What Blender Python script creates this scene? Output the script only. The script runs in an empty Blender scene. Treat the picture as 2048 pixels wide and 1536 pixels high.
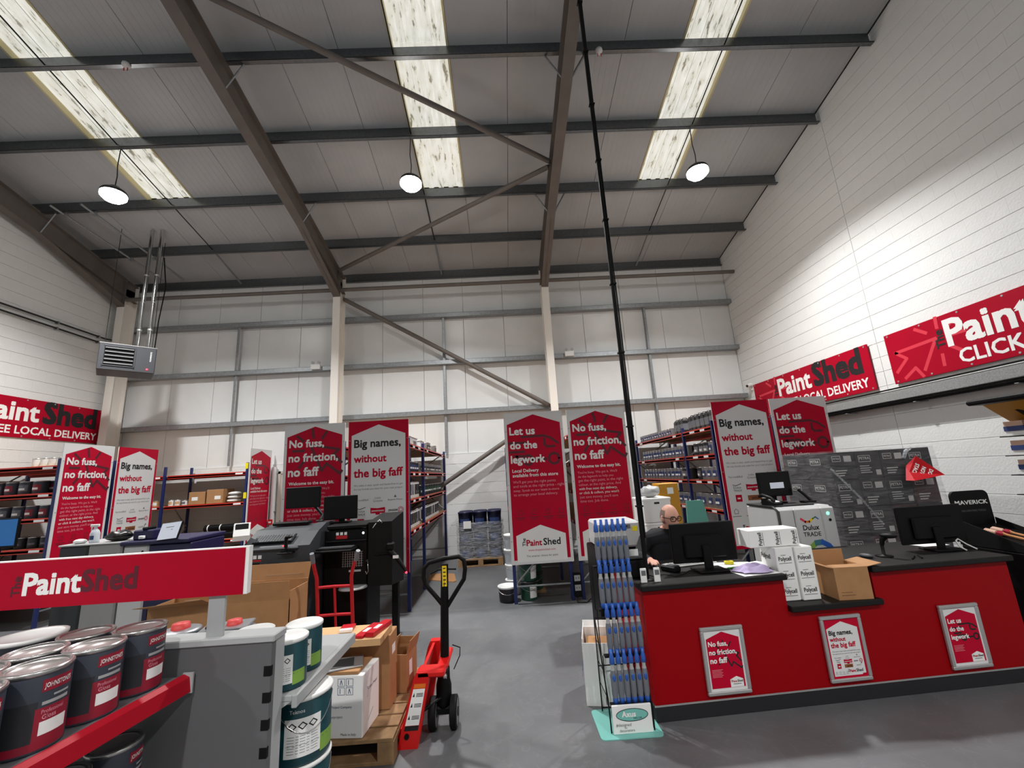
import bpy, bmesh, math, random
from mathutils import Matrix, Vector
random.seed(7)
C = bpy.context.scene.collection
S = bpy.context.scene
PI = math.pi
# ------------------------------------------------------------------ camera
def set_camera():
    p, r, y = math.radians(12.13), math.radians(3.49), math.radians(1.82)
    fwd = Vector((math.sin(y)*math.cos(p), math.cos(y)*math.cos(p), math.sin(p)))
    r0 = Vector((math.cos(y), -math.sin(y), 0)); u0 = r0.cross(fwd)
    right = r0*math.cos(r) - u0*math.sin(r); up = r0*math.sin(r) + u0*math.cos(r)
    cam = bpy.data.cameras.new('camera'); cam.sensor_width = 36; cam.lens = 36*846/2048
    cam.clip_start = 0.02
    o = bpy.data.objects.new('camera', cam); C.objects.link(o)
    M = Matrix((right, up, -fwd)).transposed().to_4x4(); M.translation = (0, 0, 1.7)
    o.matrix_world = M
    S.camera = o
set_camera()
# ------------------------------------------------------------------ world, exposure
w = bpy.data.worlds.new('world'); S.world = w; w.use_nodes = True
w.node_tree.nodes['Background'].inputs[0].default_value = (0.75, 0.82, 0.9, 1)
w.node_tree.nodes['Background'].inputs[1].default_value = 0.3
S.view_settings.view_transform = 'Standard'
S.view_settings.look = 'None'
S.view_settings.gamma = 1.0
S.view_settings.use_curve_mapping = False
S.view_settings.exposure = 0.12
LAMP_W = 212.0            # radiant power of one high-bay lamp
SKY_E = 0.62             # brightness of the rooflight panes
# ------------------------------------------------------------------ materials
def lin(c):
    c /= 255.0
    return c/12.92 if c <= 0.04045 else ((c+0.055)/1.055)**2.4
def rgb(*c): return (lin(c[0]), lin(c[1]), lin(c[2]), 1)
MATS = {}
def mat(name, col, rough=0.6, metal=0.0, var=0.0, scale=8.0, bump=0.0, bscale=60.0, emit=0.0, spec=0.5, alpha=1.0):
    if name in MATS: return MATS[name]
    m = bpy.data.materials.new(name); m.use_nodes = True
    nt = m.node_tree; b = nt.nodes['Principled BSDF']
    c = rgb(*col)
    b.inputs['Base Color'].default_value = c
    b.inputs['Roughness'].default_value = rough
    b.inputs['Metallic'].default_value = metal
    b.inputs['Specular IOR Level'].default_value = spec
    if alpha < 1: b.inputs['Alpha'].default_value = alpha
    if emit:
        b.inputs['Emission Color'].default_value = c
        b.inputs['Emission Strength'].default_value = emit
    tc = None
    if var or bump:
        tc = nt.nodes.new('ShaderNodeTexCoord')
    if var:
        n = nt.nodes.new('ShaderNodeTexNoise'); n.inputs['Scale'].default_value = scale; n.inputs['Detail'].default_value = 6
        nt.links.new(tc.outputs['Object'], n.inputs['Vector'])
        r = nt.nodes.new('ShaderNodeValToRGB')
        r.color_ramp.elements[0].position = 0.3; r.color_ramp.elements[1].position = 0.7
        r.color_ramp.elements[0].color = tuple(x*(1-var) for x in c[:3])+(1,)
        r.color_ramp.elements[1].color = tuple(min(1, x*(1+var)) for x in c[:3])+(1,)
        nt.links.new(n.outputs['Fac'], r.inputs['Fac']); nt.links.new(r.outputs['Color'], b.inputs['Base Color'])
    if bump:
        n = nt.nodes.new('ShaderNodeTexNoise'); n.inputs['Scale'].default_value = bscale; n.inputs['Detail'].default_value = 4
        nt.links.new(tc.outputs['Object'], n.inputs['Vector'])
        bp = nt.nodes.new('ShaderNodeBump'); bp.inputs['Strength'].default_value = bump; bp.inputs['Distance'].default_value = 0.02
        nt.links.new(n.outputs['Fac'], bp.inputs['Height']); nt.links.new(bp.outputs['Normal'], b.inputs['Normal'])
    MATS[name] = m
    return m
def M_(n): return MATS[n]
mat('paint_white', (226, 227, 226), 0.6, bump=0.25, bscale=45, var=0.02, scale=3)
mat('clad_white', (222, 224, 224), 0.3, var=0.03, scale=2)
mat('roof_white', (176, 178, 180), 0.5, var=0.04, scale=2)
mat('column_white', (235, 231, 224), 0.5)
mat('steel_brown', (104, 97, 92), 0.55, var=0.1, scale=4)
mat('galv', (150, 154, 157), 0.42, 0.6, var=0.15, scale=20)
mat('purlin_steel', (112, 115, 118), 0.3, 0.85, var=0.12, scale=20)
mat('dark_metal', (40, 41, 43), 0.5, 0.4)
mat('black_plastic', (8, 8, 9), 0.5, spec=0.2)
mat('black_soft', (9, 9, 10), 0.7, spec=0.25)
mat('screen_black', (3, 3, 4), 0.3, spec=0.25)
mat('grey_plastic', (60, 62, 65), 0.55)
mat('grey_mid', (112, 113, 114), 0.5)
mat('grey_light', (168, 169, 169), 0.45)
mat('white_plastic', (228, 228, 226), 0.45)
mat('white_print', (240, 240, 238), 0.55)
mat('board_white', (226, 226, 226), 0.5)
mat('brand_red', (190, 4, 46), 0.55, spec=0.15)
mat('brand_dark', (86, 8, 30), 0.5)
mat('brand_light', (214, 50, 70), 0.5)
mat('ink_black', (22, 20, 24), 0.6)
mat('ink_grey', (105, 105, 108), 0.6)
mat('pink_print', (228, 150, 165), 0.6)
mat('sign_red', (168, 0, 36), 0.5, spec=0.15)
mat('counter_red', (150, 0, 10), 0.5, spec=0.15)
mat('worktop', (19, 18, 18), 0.5, spec=0.3, var=0.25, scale=90)
mat('plinth', (28, 28, 32), 0.6)
mat('alu', (188, 188, 188), 0.35, 0.55)
mat('chrome', (210, 210, 210), 0.15, 1.0)
mat('rack_blue', (24, 38, 96), 0.45)
mat('rack_red', (186, 44, 30), 0.45)
mat('chip_deck', (178, 148, 112), 0.8, var=0.12, scale=60)
mat('card', (168, 124, 82), 0.8, var=0.06, scale=12)
mat('card_dark', (128, 92, 60), 0.85, var=0.08, scale=12)
mat('wood', (152, 120, 84), 0.8, var=0.25, scale=14)
mat('mdf', (206, 164, 116), 0.6, var=0.03)
mat('truck_red', (205, 18, 16), 0.35)
mat('trolley_red', (188, 18, 32), 0.35)
mat('yellow', (236, 200, 20), 0.5)
mat('label_yellow', (238, 222, 30), 0.5)
mat('tin_metal', (196, 194, 192), 0.25, 0.9)
mat('tin_silver', (158, 160, 164), 0.35, 0.7)
mat('tin_lid_grey', (176, 168, 166), 0.35, 0.6, var=0.1, scale=30)
mat('tin_navy', (54, 58, 70), 0.45)
mat('tin_charcoal', (40, 42, 47), 0.5)
mat('tin_crimson', (146, 18, 44), 0.5)
mat('tin_black', (30, 30, 33), 0.4)
mat('label_blue', (44, 62, 110), 0.5)
mat('teal', (16, 66, 74), 0.4)
mat('teal_light', (60, 120, 130), 0.4)
mat('lime', (130, 170, 70), 0.5)
mat('mint', (120, 190, 180), 0.5)
mat('board_teal', (92, 160, 146), 0.55)
mat('blue_plastic', (44, 92, 178), 0.35)
mat('grip_grey', (110, 114, 122), 0.5)
mat('purple_navy', (28, 26, 66), 0.45)
mat('lilac', (186, 170, 208), 0.9)
mat('paper', (236, 236, 234), 0.8)
mat('green_tub', (30, 74, 58), 0.4)
mat('pail_white', (205, 212, 220), 0.35)
mat('drum_navy', (28, 32, 66), 0.35)
mat('orange', (224, 110, 30), 0.5)
mat('brown_box', (146, 86, 44), 0.6)
mat('skin', (206, 152, 132), 0.55, var=0.04, scale=18)
mat('sweater', (20, 21, 26), 0.9, bump=0.2, bscale=300)
mat('trousers', (34, 36, 42), 0.9)
mat('hair_grey', (118, 100, 90), 0.8)
mat('lips', (170, 98, 92), 0.5)
mat('eye_white', (230, 228, 224), 0.3)
mat('led_red', (255, 40, 60), 0.4, emit=6)
mat('led_green', (90, 255, 160), 0.4, emit=4)
mat('led_white', (255, 255, 255), 0.4, emit=5)
mat('screen_blue', (20, 84, 140), 0.3, emit=0.5)
mat('screen_pale', (190, 196, 208), 0.3, emit=0.3)
mat('lamp_lens', (255, 252, 246), 0.4, emit=60)
mat('bag_black', (14, 13, 12), 0.3)
mat('salmon', (206, 62, 60), 0.5)
mat('bristle', (196, 160, 140), 0.9)
mat('wood_handle', (200, 140, 90), 0.5)
mat('amber', (200, 140, 30), 0.5)
mat('plain_green', (70, 150, 60), 0.5)  # flat green for the ruler and the ribbon prints
mat('stack_box', (46, 44, 46), 0.55, var=0.1, scale=3)
mat('stack_box_red', (70, 34, 38), 0.55)
mat('stack_label', (205, 203, 200), 0.6)
mat('door_beige', (190, 184, 172), 0.5)
def mat_floor():
    m = mat('floor_concrete', (104, 105, 107), 0.42); nt = m.node_tree; b = nt.nodes['Principled BSDF']
    tc = nt.nodes.new('ShaderNodeTexCoord')
    n1 = nt.nodes.new('ShaderNodeTexNoise'); n1.inputs['Scale'].default_value = 0.9; n1.inputs['Detail'].default_value = 9; n1.inputs['Roughness'].default_value = 0.62
    n2 = nt.nodes.new('ShaderNodeTexNoise'); n2.inputs['Scale'].default_value = 2.2; n2.inputs['Detail'].default_value = 12; n2.inputs['Distortion'].default_value = 2.5
    for n in (n1, n2): nt.links.new(tc.outputs['Object'], n.inputs['Vector'])
    r1 = nt.nodes.new('ShaderNodeValToRGB'); r1.color_ramp.elements[0].position = 0.32; r1.color_ramp.elements[1].position = 0.72
    r1.color_ramp.elements[0].color = rgb(86, 88, 91); r1.color_ramp.elements[1].color = rgb(110, 111, 113)
    r2 = nt.nodes.new('ShaderNodeValToRGB')
    e = r2.color_ramp.elements; e[0].position = 0.5; e[0].color = (0, 0, 0, 1); e[1].position = 0.515; e[1].color = (0.16, 0.16, 0.16, 1)
    x = e.new(0.53); x.color = (0, 0, 0, 1)
    nt.links.new(n1.outputs['Fac'], r1.inputs['Fac']); nt.links.new(n2.outputs['Fac'], r2.inputs['Fac'])
    mx = nt.nodes.new('ShaderNodeMixRGB'); mx.blend_type = 'MIX'; mx.inputs['Color2'].default_value = rgb(140, 140, 140)
    nt.links.new(r2.outputs['Color'], mx.inputs['Fac']); nt.links.new(r1.outputs['Color'], mx.inputs['Color1'])
    nt.links.new(mx.outputs['Color'], b.inputs['Base Color'])
    rr = nt.nodes.new('ShaderNodeMapRange'); rr.inputs['To Min'].default_value = 0.33; rr.inputs['To Max'].default_value = 0.55
    nt.links.new(n1.outputs['Fac'], rr.inputs['Value']); nt.links.new(rr.outputs['Result'], b.inputs['Roughness'])
mat_floor()
def mat_skylight():
    m = bpy.data.materials.new('rooflight_pane'); m.use_nodes = True; MATS['rooflight_pane'] = m
    nt = m.node_tree; b = nt.nodes['Principled BSDF']
    tc = nt.nodes.new('ShaderNodeTexCoord'); mp = nt.nodes.new('ShaderNodeMapping'); mp.inputs['Scale'].default_value = (9, 2.2, 1)
    nt.links.new(tc.outputs['Object'], mp.inputs['Vector'])
    n = nt.nodes.new('ShaderNodeTexNoise'); n.inputs['Scale'].default_value = 1.6; n.inputs['Detail'].default_value = 8; n.inputs['Roughness'].default_value = 0.7
    nt.links.new(mp.outputs['Vector'], n.inputs['Vector'])
    r = nt.nodes.new('ShaderNodeValToRGB'); e = r.color_ramp.elements
    e[0].position = 0.39; e[0].color = rgb(112, 106, 84); e[1].position = 0.42; e[1].color = rgb(226, 224, 208)
    x = e.new(0.6); x.color = rgb(255, 254, 246)
    nt.links.new(n.outputs['Fac'], r.inputs['Fac'])
    b.inputs['Base Color'].default_value = (0.5, 0.5, 0.48, 1)
    nt.links.new(r.outputs['Color'], b.inputs['Emission Color']); b.inputs['Emission Strength'].default_value = SKY_E
mat_skylight()
def mat_film(name, alpha, col=(220, 224, 230)):
    m = bpy.data.materials.new(name); m.use_nodes = True; MATS[name] = m
    nt = m.node_tree; b = nt.nodes['Principled BSDF']
    b.inputs['Base Color'].default_value = rgb(*col); b.inputs['Roughness'].default_value = 0.12
    b.inputs['Specular IOR Level'].default_value = 0.8
    tc = nt.nodes.new('ShaderNodeTexCoord'); mp = nt.nodes.new('ShaderNodeMapping'); mp.inputs['Scale'].default_value = (2, 2, 14)
    n = nt.nodes.new('ShaderNodeTexNoise'); n.inputs['Scale'].default_value = 3; n.inputs['Detail'].default_value = 5; n.inputs['Distortion'].default_value = 1.2
    nt.links.new(tc.outputs['Object'], mp.inputs['Vector']); nt.links.new(mp.outputs['Vector'], n.inputs['Vector'])
    bp = nt.nodes.new('ShaderNodeBump'); bp.inputs['Strength'].default_value = 0.7; bp.inputs['Distance'].default_value = 0.03
    nt.links.new(n.outputs['Fac'], bp.inputs['Height']); nt.links.new(bp.outputs['Normal'], b.inputs['Normal'])
    r = nt.nodes.new('ShaderNodeMapRange'); r.inputs['From Min'].default_value = 0.35; r.inputs['From Max'].default_value = 0.7
    r.inputs['To Min'].default_value = alpha*0.45; r.inputs['To Max'].default_value = min(1, alpha*2.0)
    nt.links.new(n.outputs['Fac'], r.inputs['Value']); nt.links.new(r.outputs['Result'], b.inputs['Alpha'])
mat_film('film', 0.11); mat_film('film_dense', 0.26)
# ------------------------------------------------------------------ mesh helpers
WM = {}
class MB:
    def __init__(s, *mats):
        s.v = []; s.f = []; s.mi = []; s.sm = []; s.mats = list(mats); s.cur = 0; s.smooth = False
    def use(s, m):
        if m not in s.mats: s.mats.append(m)
        s.cur = s.mats.index(m); return s
    def add(s, vs, fs, smooth=None):
        n = len(s.v); s.v += [Vector(p) for p in vs]
        sm = s.smooth if smooth is None else smooth
        for f in fs:
            s.f.append([i+n for i in f]); s.mi.append(s.cur); s.sm.append(sm)
        return s
    def box(s, x0, x1, y0, y1, z0, z1, b=0.0):
        if x0 > x1: x0, x1 = x1, x0
        if y0 > y1: y0, y1 = y1, y0
        if z0 > z1: z0, z1 = z1, z0
        if b <= 0:
            return s.add([(x0,y0,z0),(x1,y0,z0),(x1,y1,z0),(x0,y1,z0),(x0,y0,z1),(x1,y0,z1),(x1,y1,z1),(x0,y1,z1)],
                  [(3,2,1,0),(4,5,6,7),(0,1,5,4),(1,2,6,5),(2,3,7,6),(3,0,4,7)])
        b = min(b, (x1-x0)*.45, (y1-y0)*.45, (z1-z0)*.45)
        X = (x0, x1); Y = (y0, y1); Z = (z0, z1); vs = []; idx = {}
        for i in (0,1):
            for j in (0,1):
                for k in (0,1):
                    sx = b if i == 0 else -b; sy = b if j == 0 else -b; sz = b if k == 0 else -b
                    for a, p in (('x', (X[i], Y[j]+sy, Z[k]+sz)), ('y', (X[i]+sx, Y[j], Z[k]+sz)), ('z', (X[i]+sx, Y[j]+sy, Z[k]))):
                        idx[(i,j,k,a)] = len(vs); vs.append(p)
        g = lambda i,j,k,a: idx[(i,j,k,a)]
        fs = [(g(0,0,0,'x'),g(0,0,1,'x'),g(0,1,1,'x'),g(0,1,0,'x')),(g(1,0,0,'x'),g(1,1,0,'x'),g(1,1,1,'x'),g(1,0,1,'x')),
              (g(0,0,0,'y'),g(1,0,0,'y'),g(1,0,1,'y'),g(0,0,1,'y')),(g(0,1,0,'y'),g(0,1,1,'y'),g(1,1,1,'y'),g(1,1,0,'y')),
              (g(0,0,0,'z'),g(0,1,0,'z'),g(1,1,0,'z'),g(1,0,0,'z')),(g(0,0,1,'z'),g(1,0,1,'z'),g(1,1,1,'z'),g(0,1,1,'z'))]
        for i in (0,1):
            for j in (0,1): fs.append((g(i,j,0,'x'),g(i,j,1,'x'),g(i,j,1,'y'),g(i,j,0,'y')))
        for i in (0,1):
            for k in (0,1): fs.append((g(i,0,k,'x'),g(i,1,k,'x'),g(i,1,k,'z'),g(i,0,k,'z')))
        for j in (0,1):
            for k in (0,1): fs.append((g(0,j,k,'y'),g(1,j,k,'y'),g(1,j,k,'z'),g(0,j,k,'z')))
        for i in (0,1):
            for j in (0,1):
                for k in (0,1): fs.append((g(i,j,k,'x'),g(i,j,k,'y'),g(i,j,k,'z')))
        return s.add(vs, fs)
    def poly(s, pts): return s.add(pts, [tuple(range(len(pts)))])
    def prism(s, pts, d):          # closed polygon (3-D points) swept along vector d
        n = len(pts); d = Vector(d); a = [Vector(p) for p in pts]; b = [p+d for p in a]
        return s.add(a+b, [tuple(range(n))[::-1], tuple(range(n, 2*n))]+[(i, (i+1) % n, n+(i+1) % n, n+i) for i in range(n)])
    def cyl(s, p0, p1, r0, r1=None, n=12, caps=True):
        r1 = r0 if r1 is None else r1
        p0 = Vector(p0); p1 = Vector(p1); d = (p1-p0).normalized()
        a = Vector((0,0,1)) if abs(d.z) < .9 else Vector((1,0,0)); u = d.cross(a).normalized(); v = d.cross(u)
        vs = []
        for p, r in ((p0, r0), (p1, r1)):
            for i in range(n):
                t = 2*PI*i/n; vs.append(p+u*math.cos(t)*r+v*math.sin(t)*r)
        s.add(vs, [(i, (i+1) % n, n+(i+1) % n, n+i) for i in range(n)], True)
        if caps: s.add(vs, [tuple(range(n))[::-1], tuple(range(n, 2*n))], False)
        return s
    def tube(s, pts, r, n=8, caps=True, closed=False):
        P = [Vector(p) for p in pts]; m = len(P); vs = []; u = None
        for i, p in enumerate(P):
            if closed: d = (P[(i+1) % m]-P[i-1]).normalized()
            else: d = (P[min(i+1, m-1)]-P[max(i-1, 0)]).normalized()
            if u is None:
                a = Vector((0,0,1)) if abs(d.z) < .9 else Vector((1,0,0)); u = d.cross(a).normalized()
            u = (u-d*u.dot(d)).normalized(); v = d.cross(u)
            rr = r[i] if isinstance(r, (list, tuple)) else r
            for k in range(n):
                t = 2*PI*k/n; vs.append(p+u*math.cos(t)*rr+v*math.sin(t)*rr)
        fs = []
        for i in range(m if closed else m-1):
            j = (i+1) % m
            fs += [(i*n+k, i*n+(k+1) % n, j*n+(k+1) % n, j*n+k) for k in range(n)]
        s.add(vs, fs, True)
        if caps and not closed: s.add(vs, [tuple(range(n))[::-1], tuple(range((m-1)*n, m*n))], False)
        return s
    def lathe(s, prof, c=(0,0,0), n=20, a0=0.0, a1=2*PI, smooth=True):
        c = Vector(c); full = abs(a1-a0-2*PI) < 1e-6; k = n if full else n+1; vs = []
        for r, z in prof:
            for i in range(k):
                t = a0+(a1-a0)*i/n; vs.append(c+Vector((r*math.cos(t), r*math.sin(t), z)))
        fs = []
        for j in range(len(prof)-1):
            for i in range(n):
                i2 = (i+1) % k
                fs.append((j*k+i, j*k+i2, (j+1)*k+i2, (j+1)*k+i))
        return s.add(vs, fs, smooth)
    def disc(s, c, r, n=20, flip=False):
        c = Vector(c); vs = [c+Vector((r*math.cos(2*PI*i/n), r*math.sin(2*PI*i/n), 0)) for i in range(n)]
        return s.add(vs, [tuple(range(n))[::-1] if flip else tuple(range(n))], False)
    def ell(s, c, rx, ry, rz, n=12, m=8):
        vs = []; c = Vector(c)
        for j in range(m+1):
            ph = PI*j/m
            for i in range(n):
                t = 2*PI*i/n; vs.append(c+Vector((rx*math.sin(ph)*math.cos(t), ry*math.sin(ph)*math.sin(t), -rz*math.cos(ph))))
        return s.add(vs, [(j*n+i, j*n+(i+1) % n, (j+1)*n+(i+1) % n, (j+1)*n+i) for j in range(m) for i in range(n)], True)
    def xf(s, Mx, start=0):
        for i in range(start, len(s.v)): s.v[i] = Mx @ s.v[i]
        return s
    def mesh(s, name):
        me = bpy.data.meshes.new(name)
        me.from_pydata([tuple(p) for p in s.v], [], s.f)
        for m in s.mats: me.materials.append(MATS[m])
        me.polygons.foreach_set('material_index', s.mi); me.polygons.foreach_set('use_smooth', s.sm)
        me.validate(); me.update()
        return me
    def build(s, name, parent=None, world=True, **tags):
        if parent is not None and world:
            Mi = WM.get(parent.name, Matrix()).inverted(); s.xf(Mi)
        o = bpy.data.objects.new(name, s.mesh(name)); C.objects.link(o)
        if parent is not None:
            o.parent = parent; WM[o.name] = WM.get(parent.name, Matrix())
        for k, v in tags.items(): o[k] = v
        return o
def Mx(loc, rz=0.0): return Matrix.Translation(loc) @ Matrix.Rotation(rz, 4, 'Z')
def thing(name, label, cat, loc=(0,0,0), rz=0.0, group=None):
    o = bpy.data.objects.new(name, None); C.objects.link(o); o.empty_display_size = 0.1
    o.location = loc; o.rotation_euler = (0, 0, rz); WM[o.name] = Mx(loc, rz)
    o['label'] = label; o['category'] = cat
    if group: o['group'] = group
    return o
def single(mb, name, label, cat, loc=(0,0,0), rz=0.0, group=None):      # a thing that is one mesh, built in local coordinates
    o = bpy.data.objects.new(name, mb.mesh(name)); C.objects.link(o)
    o.location = loc; o.rotation_euler = (0, 0, rz); WM[o.name] = Mx(loc, rz)
    o['label'] = label; o['category'] = cat
    if group: o['group'] = group
    return o
def struct(name, mb=None):
    o = bpy.data.objects.new(name, mb.mesh(name) if mb else None); C.objects.link(o); o['kind'] = 'structure'; WM[o.name] = Matrix()
    return o
def inst(o, name, me, parent, loc, rz=0.0):      # a piece that shares mesh data
    p = bpy.data.objects.new(name, me); C.objects.link(p); p.parent = parent; p.location = loc; p.rotation_euler = (0, 0, rz)
    return p
def copy_tree(o, loc=None, rz=None, label=None, group=None, parent=None):
    c = o.copy(); C.objects.link(c); c.parent = parent
    if loc is not None: c.location = loc
    if rz is not None: c.rotation_euler = (0, 0, rz)
    if label: c['label'] = label
    if group: c['group'] = group
    for ch in list(o.children):
        copy_tree(ch, parent=c)
    if parent is None: WM[c.name] = Mx(c.location, c.rotation_euler.z)
    return c
# text -> flat polygons (x right, y up), cached
TXT = {}
def text_geo(s, bold=0.0, shear=0.0):
    k = (s, bold, shear)
    if k not in TXT:
        cu = bpy.data.curves.new('t', 'FONT'); cu.body = s; cu.size = 1.0; cu.resolution_u = 2; cu.offset = bold; cu.shear = shear; cu.fill_mode = 'FRONT'
        ob = bpy.data.objects.new('t', cu); me = ob.to_mesh()
        vs = [tuple(v.co) for v in me.vertices]; fs = [tuple(p.vertices) for p in me.polygons]
        ob.to_mesh_clear(); bpy.data.objects.remove(ob); bpy.data.curves.remove(cu)
        xs = [v[0] for v in vs] or [0, 1]
        x0, x1 = min(xs), max(xs)
        vs = [(v[0]-x0, v[1]) for v in vs]
        TXT[k] = (vs, fs, x1-x0)
    return TXT[k]
def put_text(mb, s, org, width, u=(1,0,0), v=(0,0,1), bold=0.0, shear=0.0, height=None, align='L', kw=0.0):
    """lettering in the plane (org, u, v); width = wanted total width, height scale optional"""
    vs, fs, w = text_geo(s, 0.0, shear); k = width/w; kh = k if height is None else height
    org = Vector(org); u = Vector(u); v = Vector(v)
    if align == 'C': org = org-u*width/2
    if align == 'R': org = org-u*width
    sh = [(0, 0)] if not bold else [(-bold, -bold), (bold, -bold), (bold, bold), (-bold, bold)]
    nrm = u.cross(v).normalized()
    for i, (dx, dy) in enumerate(sh):
        mb.add([org+u*((p[0]+dx)*k)+v*((p[1]+dy)*kh)+nrm*(.00012*i) for p in vs], fs, False)
    return mb
def stroke(mb, pts, wd, org, u, v):        # thick 2-D polyline drawn as flat quads
    org = Vector(org); u = Vector(u); v = Vector(v); nrm = u.cross(v).normalized(); si = 0
    for (a, b) in zip(pts[:-1], pts[1:]):
        off = nrm*(.00006*(si % 5)); si += 1; W = lambda p: org+u*p[0]+v*p[1]+off
        dx, dy = b[0]-a[0], b[1]-a[1]; L = math.hypot(dx, dy) or 1e-6; dx /= L; dy /= L; h = wd/2
        q = [(a[0]-dx*h*.6-dy*h, a[1]-dy*h*.6+dx*h), (a[0]-dx*h*.6+dy*h, a[1]-dy*h*.6-dx*h), (b[0]+dx*h*.6+dy*h, b[1]+dy*h*.6-dx*h), (b[0]+dx*h*.6-dy*h, b[1]+dy*h*.6+dx*h)]
        mb.add([W(p) for p in q], [(0, 1, 2, 3)], False)
    return mb
# ------------------------------------------------------------------ the building
XL, XR, YB, YF = -9.02, 5.95, 10.0, -9.0
def roofz(y): return 6.92 + 0.218*(10-y) if y > -1 else 6.92+0.218*11-0.218*(-1-y)
CAMM = S.camera.matrix_world.inverted()
def project(p):
    q = CAMM @ Vector(p)
    if q.z > -0.05: return None
    return (1024+846*q.x/-q.z, 768-846*q.y/-q.z)
def in_view(p, m=60):
    q = project(p)
    return q is not None and -m < q[0] < 2048+m and -m < q[1] < 1536+m
floor = struct('floor', MB('floor_concrete').box(XL-.3, XR+.3, YF-.3, YB+.3, -0.2, 0))
wall_right = struct('wall_right', MB('paint_white').box(XR+.008, XR+.3, YF, YB+.3, 0, 9.6))
wall_left = struct('wall_left', MB('paint_white').box(XL-.3, XL-.008, YF, YB+.3, 0, 9.6))
wall_front = struct('wall_front', MB('paint_white').box(XL, XR, YF-.3, YF, 0, 8.4))
wall_back = struct('wall_back', MB('paint_white').box(XL, XR, YB+.1, YB+.3, 0, 7.4).box(XL, XR, YB+.008, YB+.1, 0, 2.25))
def block_mesh(L, H=0.2205):
    t, c = 0.012, 0.003
    f = [(0, 0), (L, 0), (L, H), (0, H)]; g = [(0.0004, c), (L-.0004, c), (L-.0004, H-c), (0.0004, H-c)]
    vs = [(a, 0, z) for a, z in f]+[(a, -t+c, z) for a, z in f]+[(a, -t, z) for a, z in g]
    fs = [(8, 9, 10, 11)]+[(i, (i+1) % 4, 4+(i+1) % 4, 4+i) for i in range(4)]+[(4+i, 4+(i+1) % 4, 8+(i+1) % 4, 8+i) for i in range(4)]
    return vs, fs
BLK = {}
def block_data(L):
    k = round(L, 3)
    if k not in BLK:
        BLK[k] = MB('paint_white').add(*block_mesh(L)).mesh('block')
    return BLK[k]
def block_wall(parent, face, courses, rz, run0, run1, breaks=(), limit=300):
    """face(s) -> wall point at run s; local x of a block runs along the wall, its front looks into the room"""
    items = []
    segs = [run0]+list(breaks)+[run1]
    for k in range(courses):
        z = k*0.225+0.002
        for a, b in zip(segs[:-1], segs[1:]):
            s = a+0.006
            first = 0.225 if k % 2 else 0.45
            ln = first
            while s < b-0.02:
                e = min(s+ln, b)
                p = face(s); q = face((s+e)/2)
                if in_view((q[0], q[1], z+.11), 220):
                    d = math.dist((q[0], q[1], z), (0, 0, 1.7))
                    items.append((d, (p[0], p[1], z), e-s-0.0005))
                s = e; ln = 0.45
    items.sort(key=lambda t: t[0])
    R = Matrix.Rotation(rz, 4, 'Z')
    for d, p, L in items[:limit]:
        if L > 0.03: inst(None, 'block', block_data(L), parent, p, rz)
    if items[limit:]:
        mb = MB('paint_white')
        for d, p, L in items[limit:]:
            if L > 0.03:
                vs, fs = block_mesh(L); mb.add([Matrix.Translation(p) @ R @ Vector(v) for v in vs], fs)
        mb.build('far_blocks', parent, kind='stuff')
block_wall(wall_right, lambda s: (XR+.008, 10.0-s), 36, -PI/2, 0, 7.0, (3.76,))
block_wall(wall_left, lambda s: (XL-.008, 3.0+s), 32, PI/2, 0, 7.0)
block_wall(wall_back, lambda s: (XL+s, YB+.008), 10, 0, 0.1, XR-XL)
# cladding panels of the back wall, joints every metre
for k in range(-10, 7):
    x0 = max(k+0.2+.003, XL); x1 = min(k+1.2-.003, XR)
    if x1-x0 > 0.05:
        MB('clad_white').box(x0, x1, YB+.02, YB+.1, 2.26, 7.2, 0.006).build('cladding_panel', wall_back)
MB('clad_white').box(XL, XR, YB-.005, YB+.02, 2.25, 2.275).build('sill', wall_back)
for z in (3.235, 4.45, 5.65):
    mb = MB('galv')            # cold-rolled rail: web with two lips
    mb.box(XL+.2, XR, YB-.16, YB-.155, z-.045, z+.05).box(XL+.2, XR, YB-.16, YB+.02, z+.045, z+.05).box(XL+.2, XR, YB-.16, YB+.02, z-.05, z-.045)
    mb.build('girt', wall_back)
for x in (-6.23, -1.29, 3.73):
    for z0, z1 in ((2.28, 3.185), (3.29, 4.4), (4.5, 5.6)):
        MB('galv').box(x-.03, x+.03, YB-.10, YB-.095, z0, z1).box(x-.03, x-.025, YB-.1, YB-.02, z0, z1).build('rail_stay', wall_back)
d1 = struct('door_1', MB('door_beige').box(-5.07, -4.3, YB-.035, YB-.004, .01, 2.04, .004))
MB('door_beige').box(-5.13, -5.07, YB-.05, YB-.004, 0, 2.1, .003).box(-4.3, -4.24, YB-.05, YB-.004, 0, 2.1, .003).box(-5.13, -4.24, YB-.05, YB-.004, 2.04, 2.1, .003).build('door_frame', d1)
MB('dark_metal').box(-5.03, -5.0, YB-.075, YB-.035, 1.0, 1.02).box(-5.03, -4.9, YB-.085, YB-.07, 1.0, 1.02, .004).build('door_handle', d1)
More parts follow.
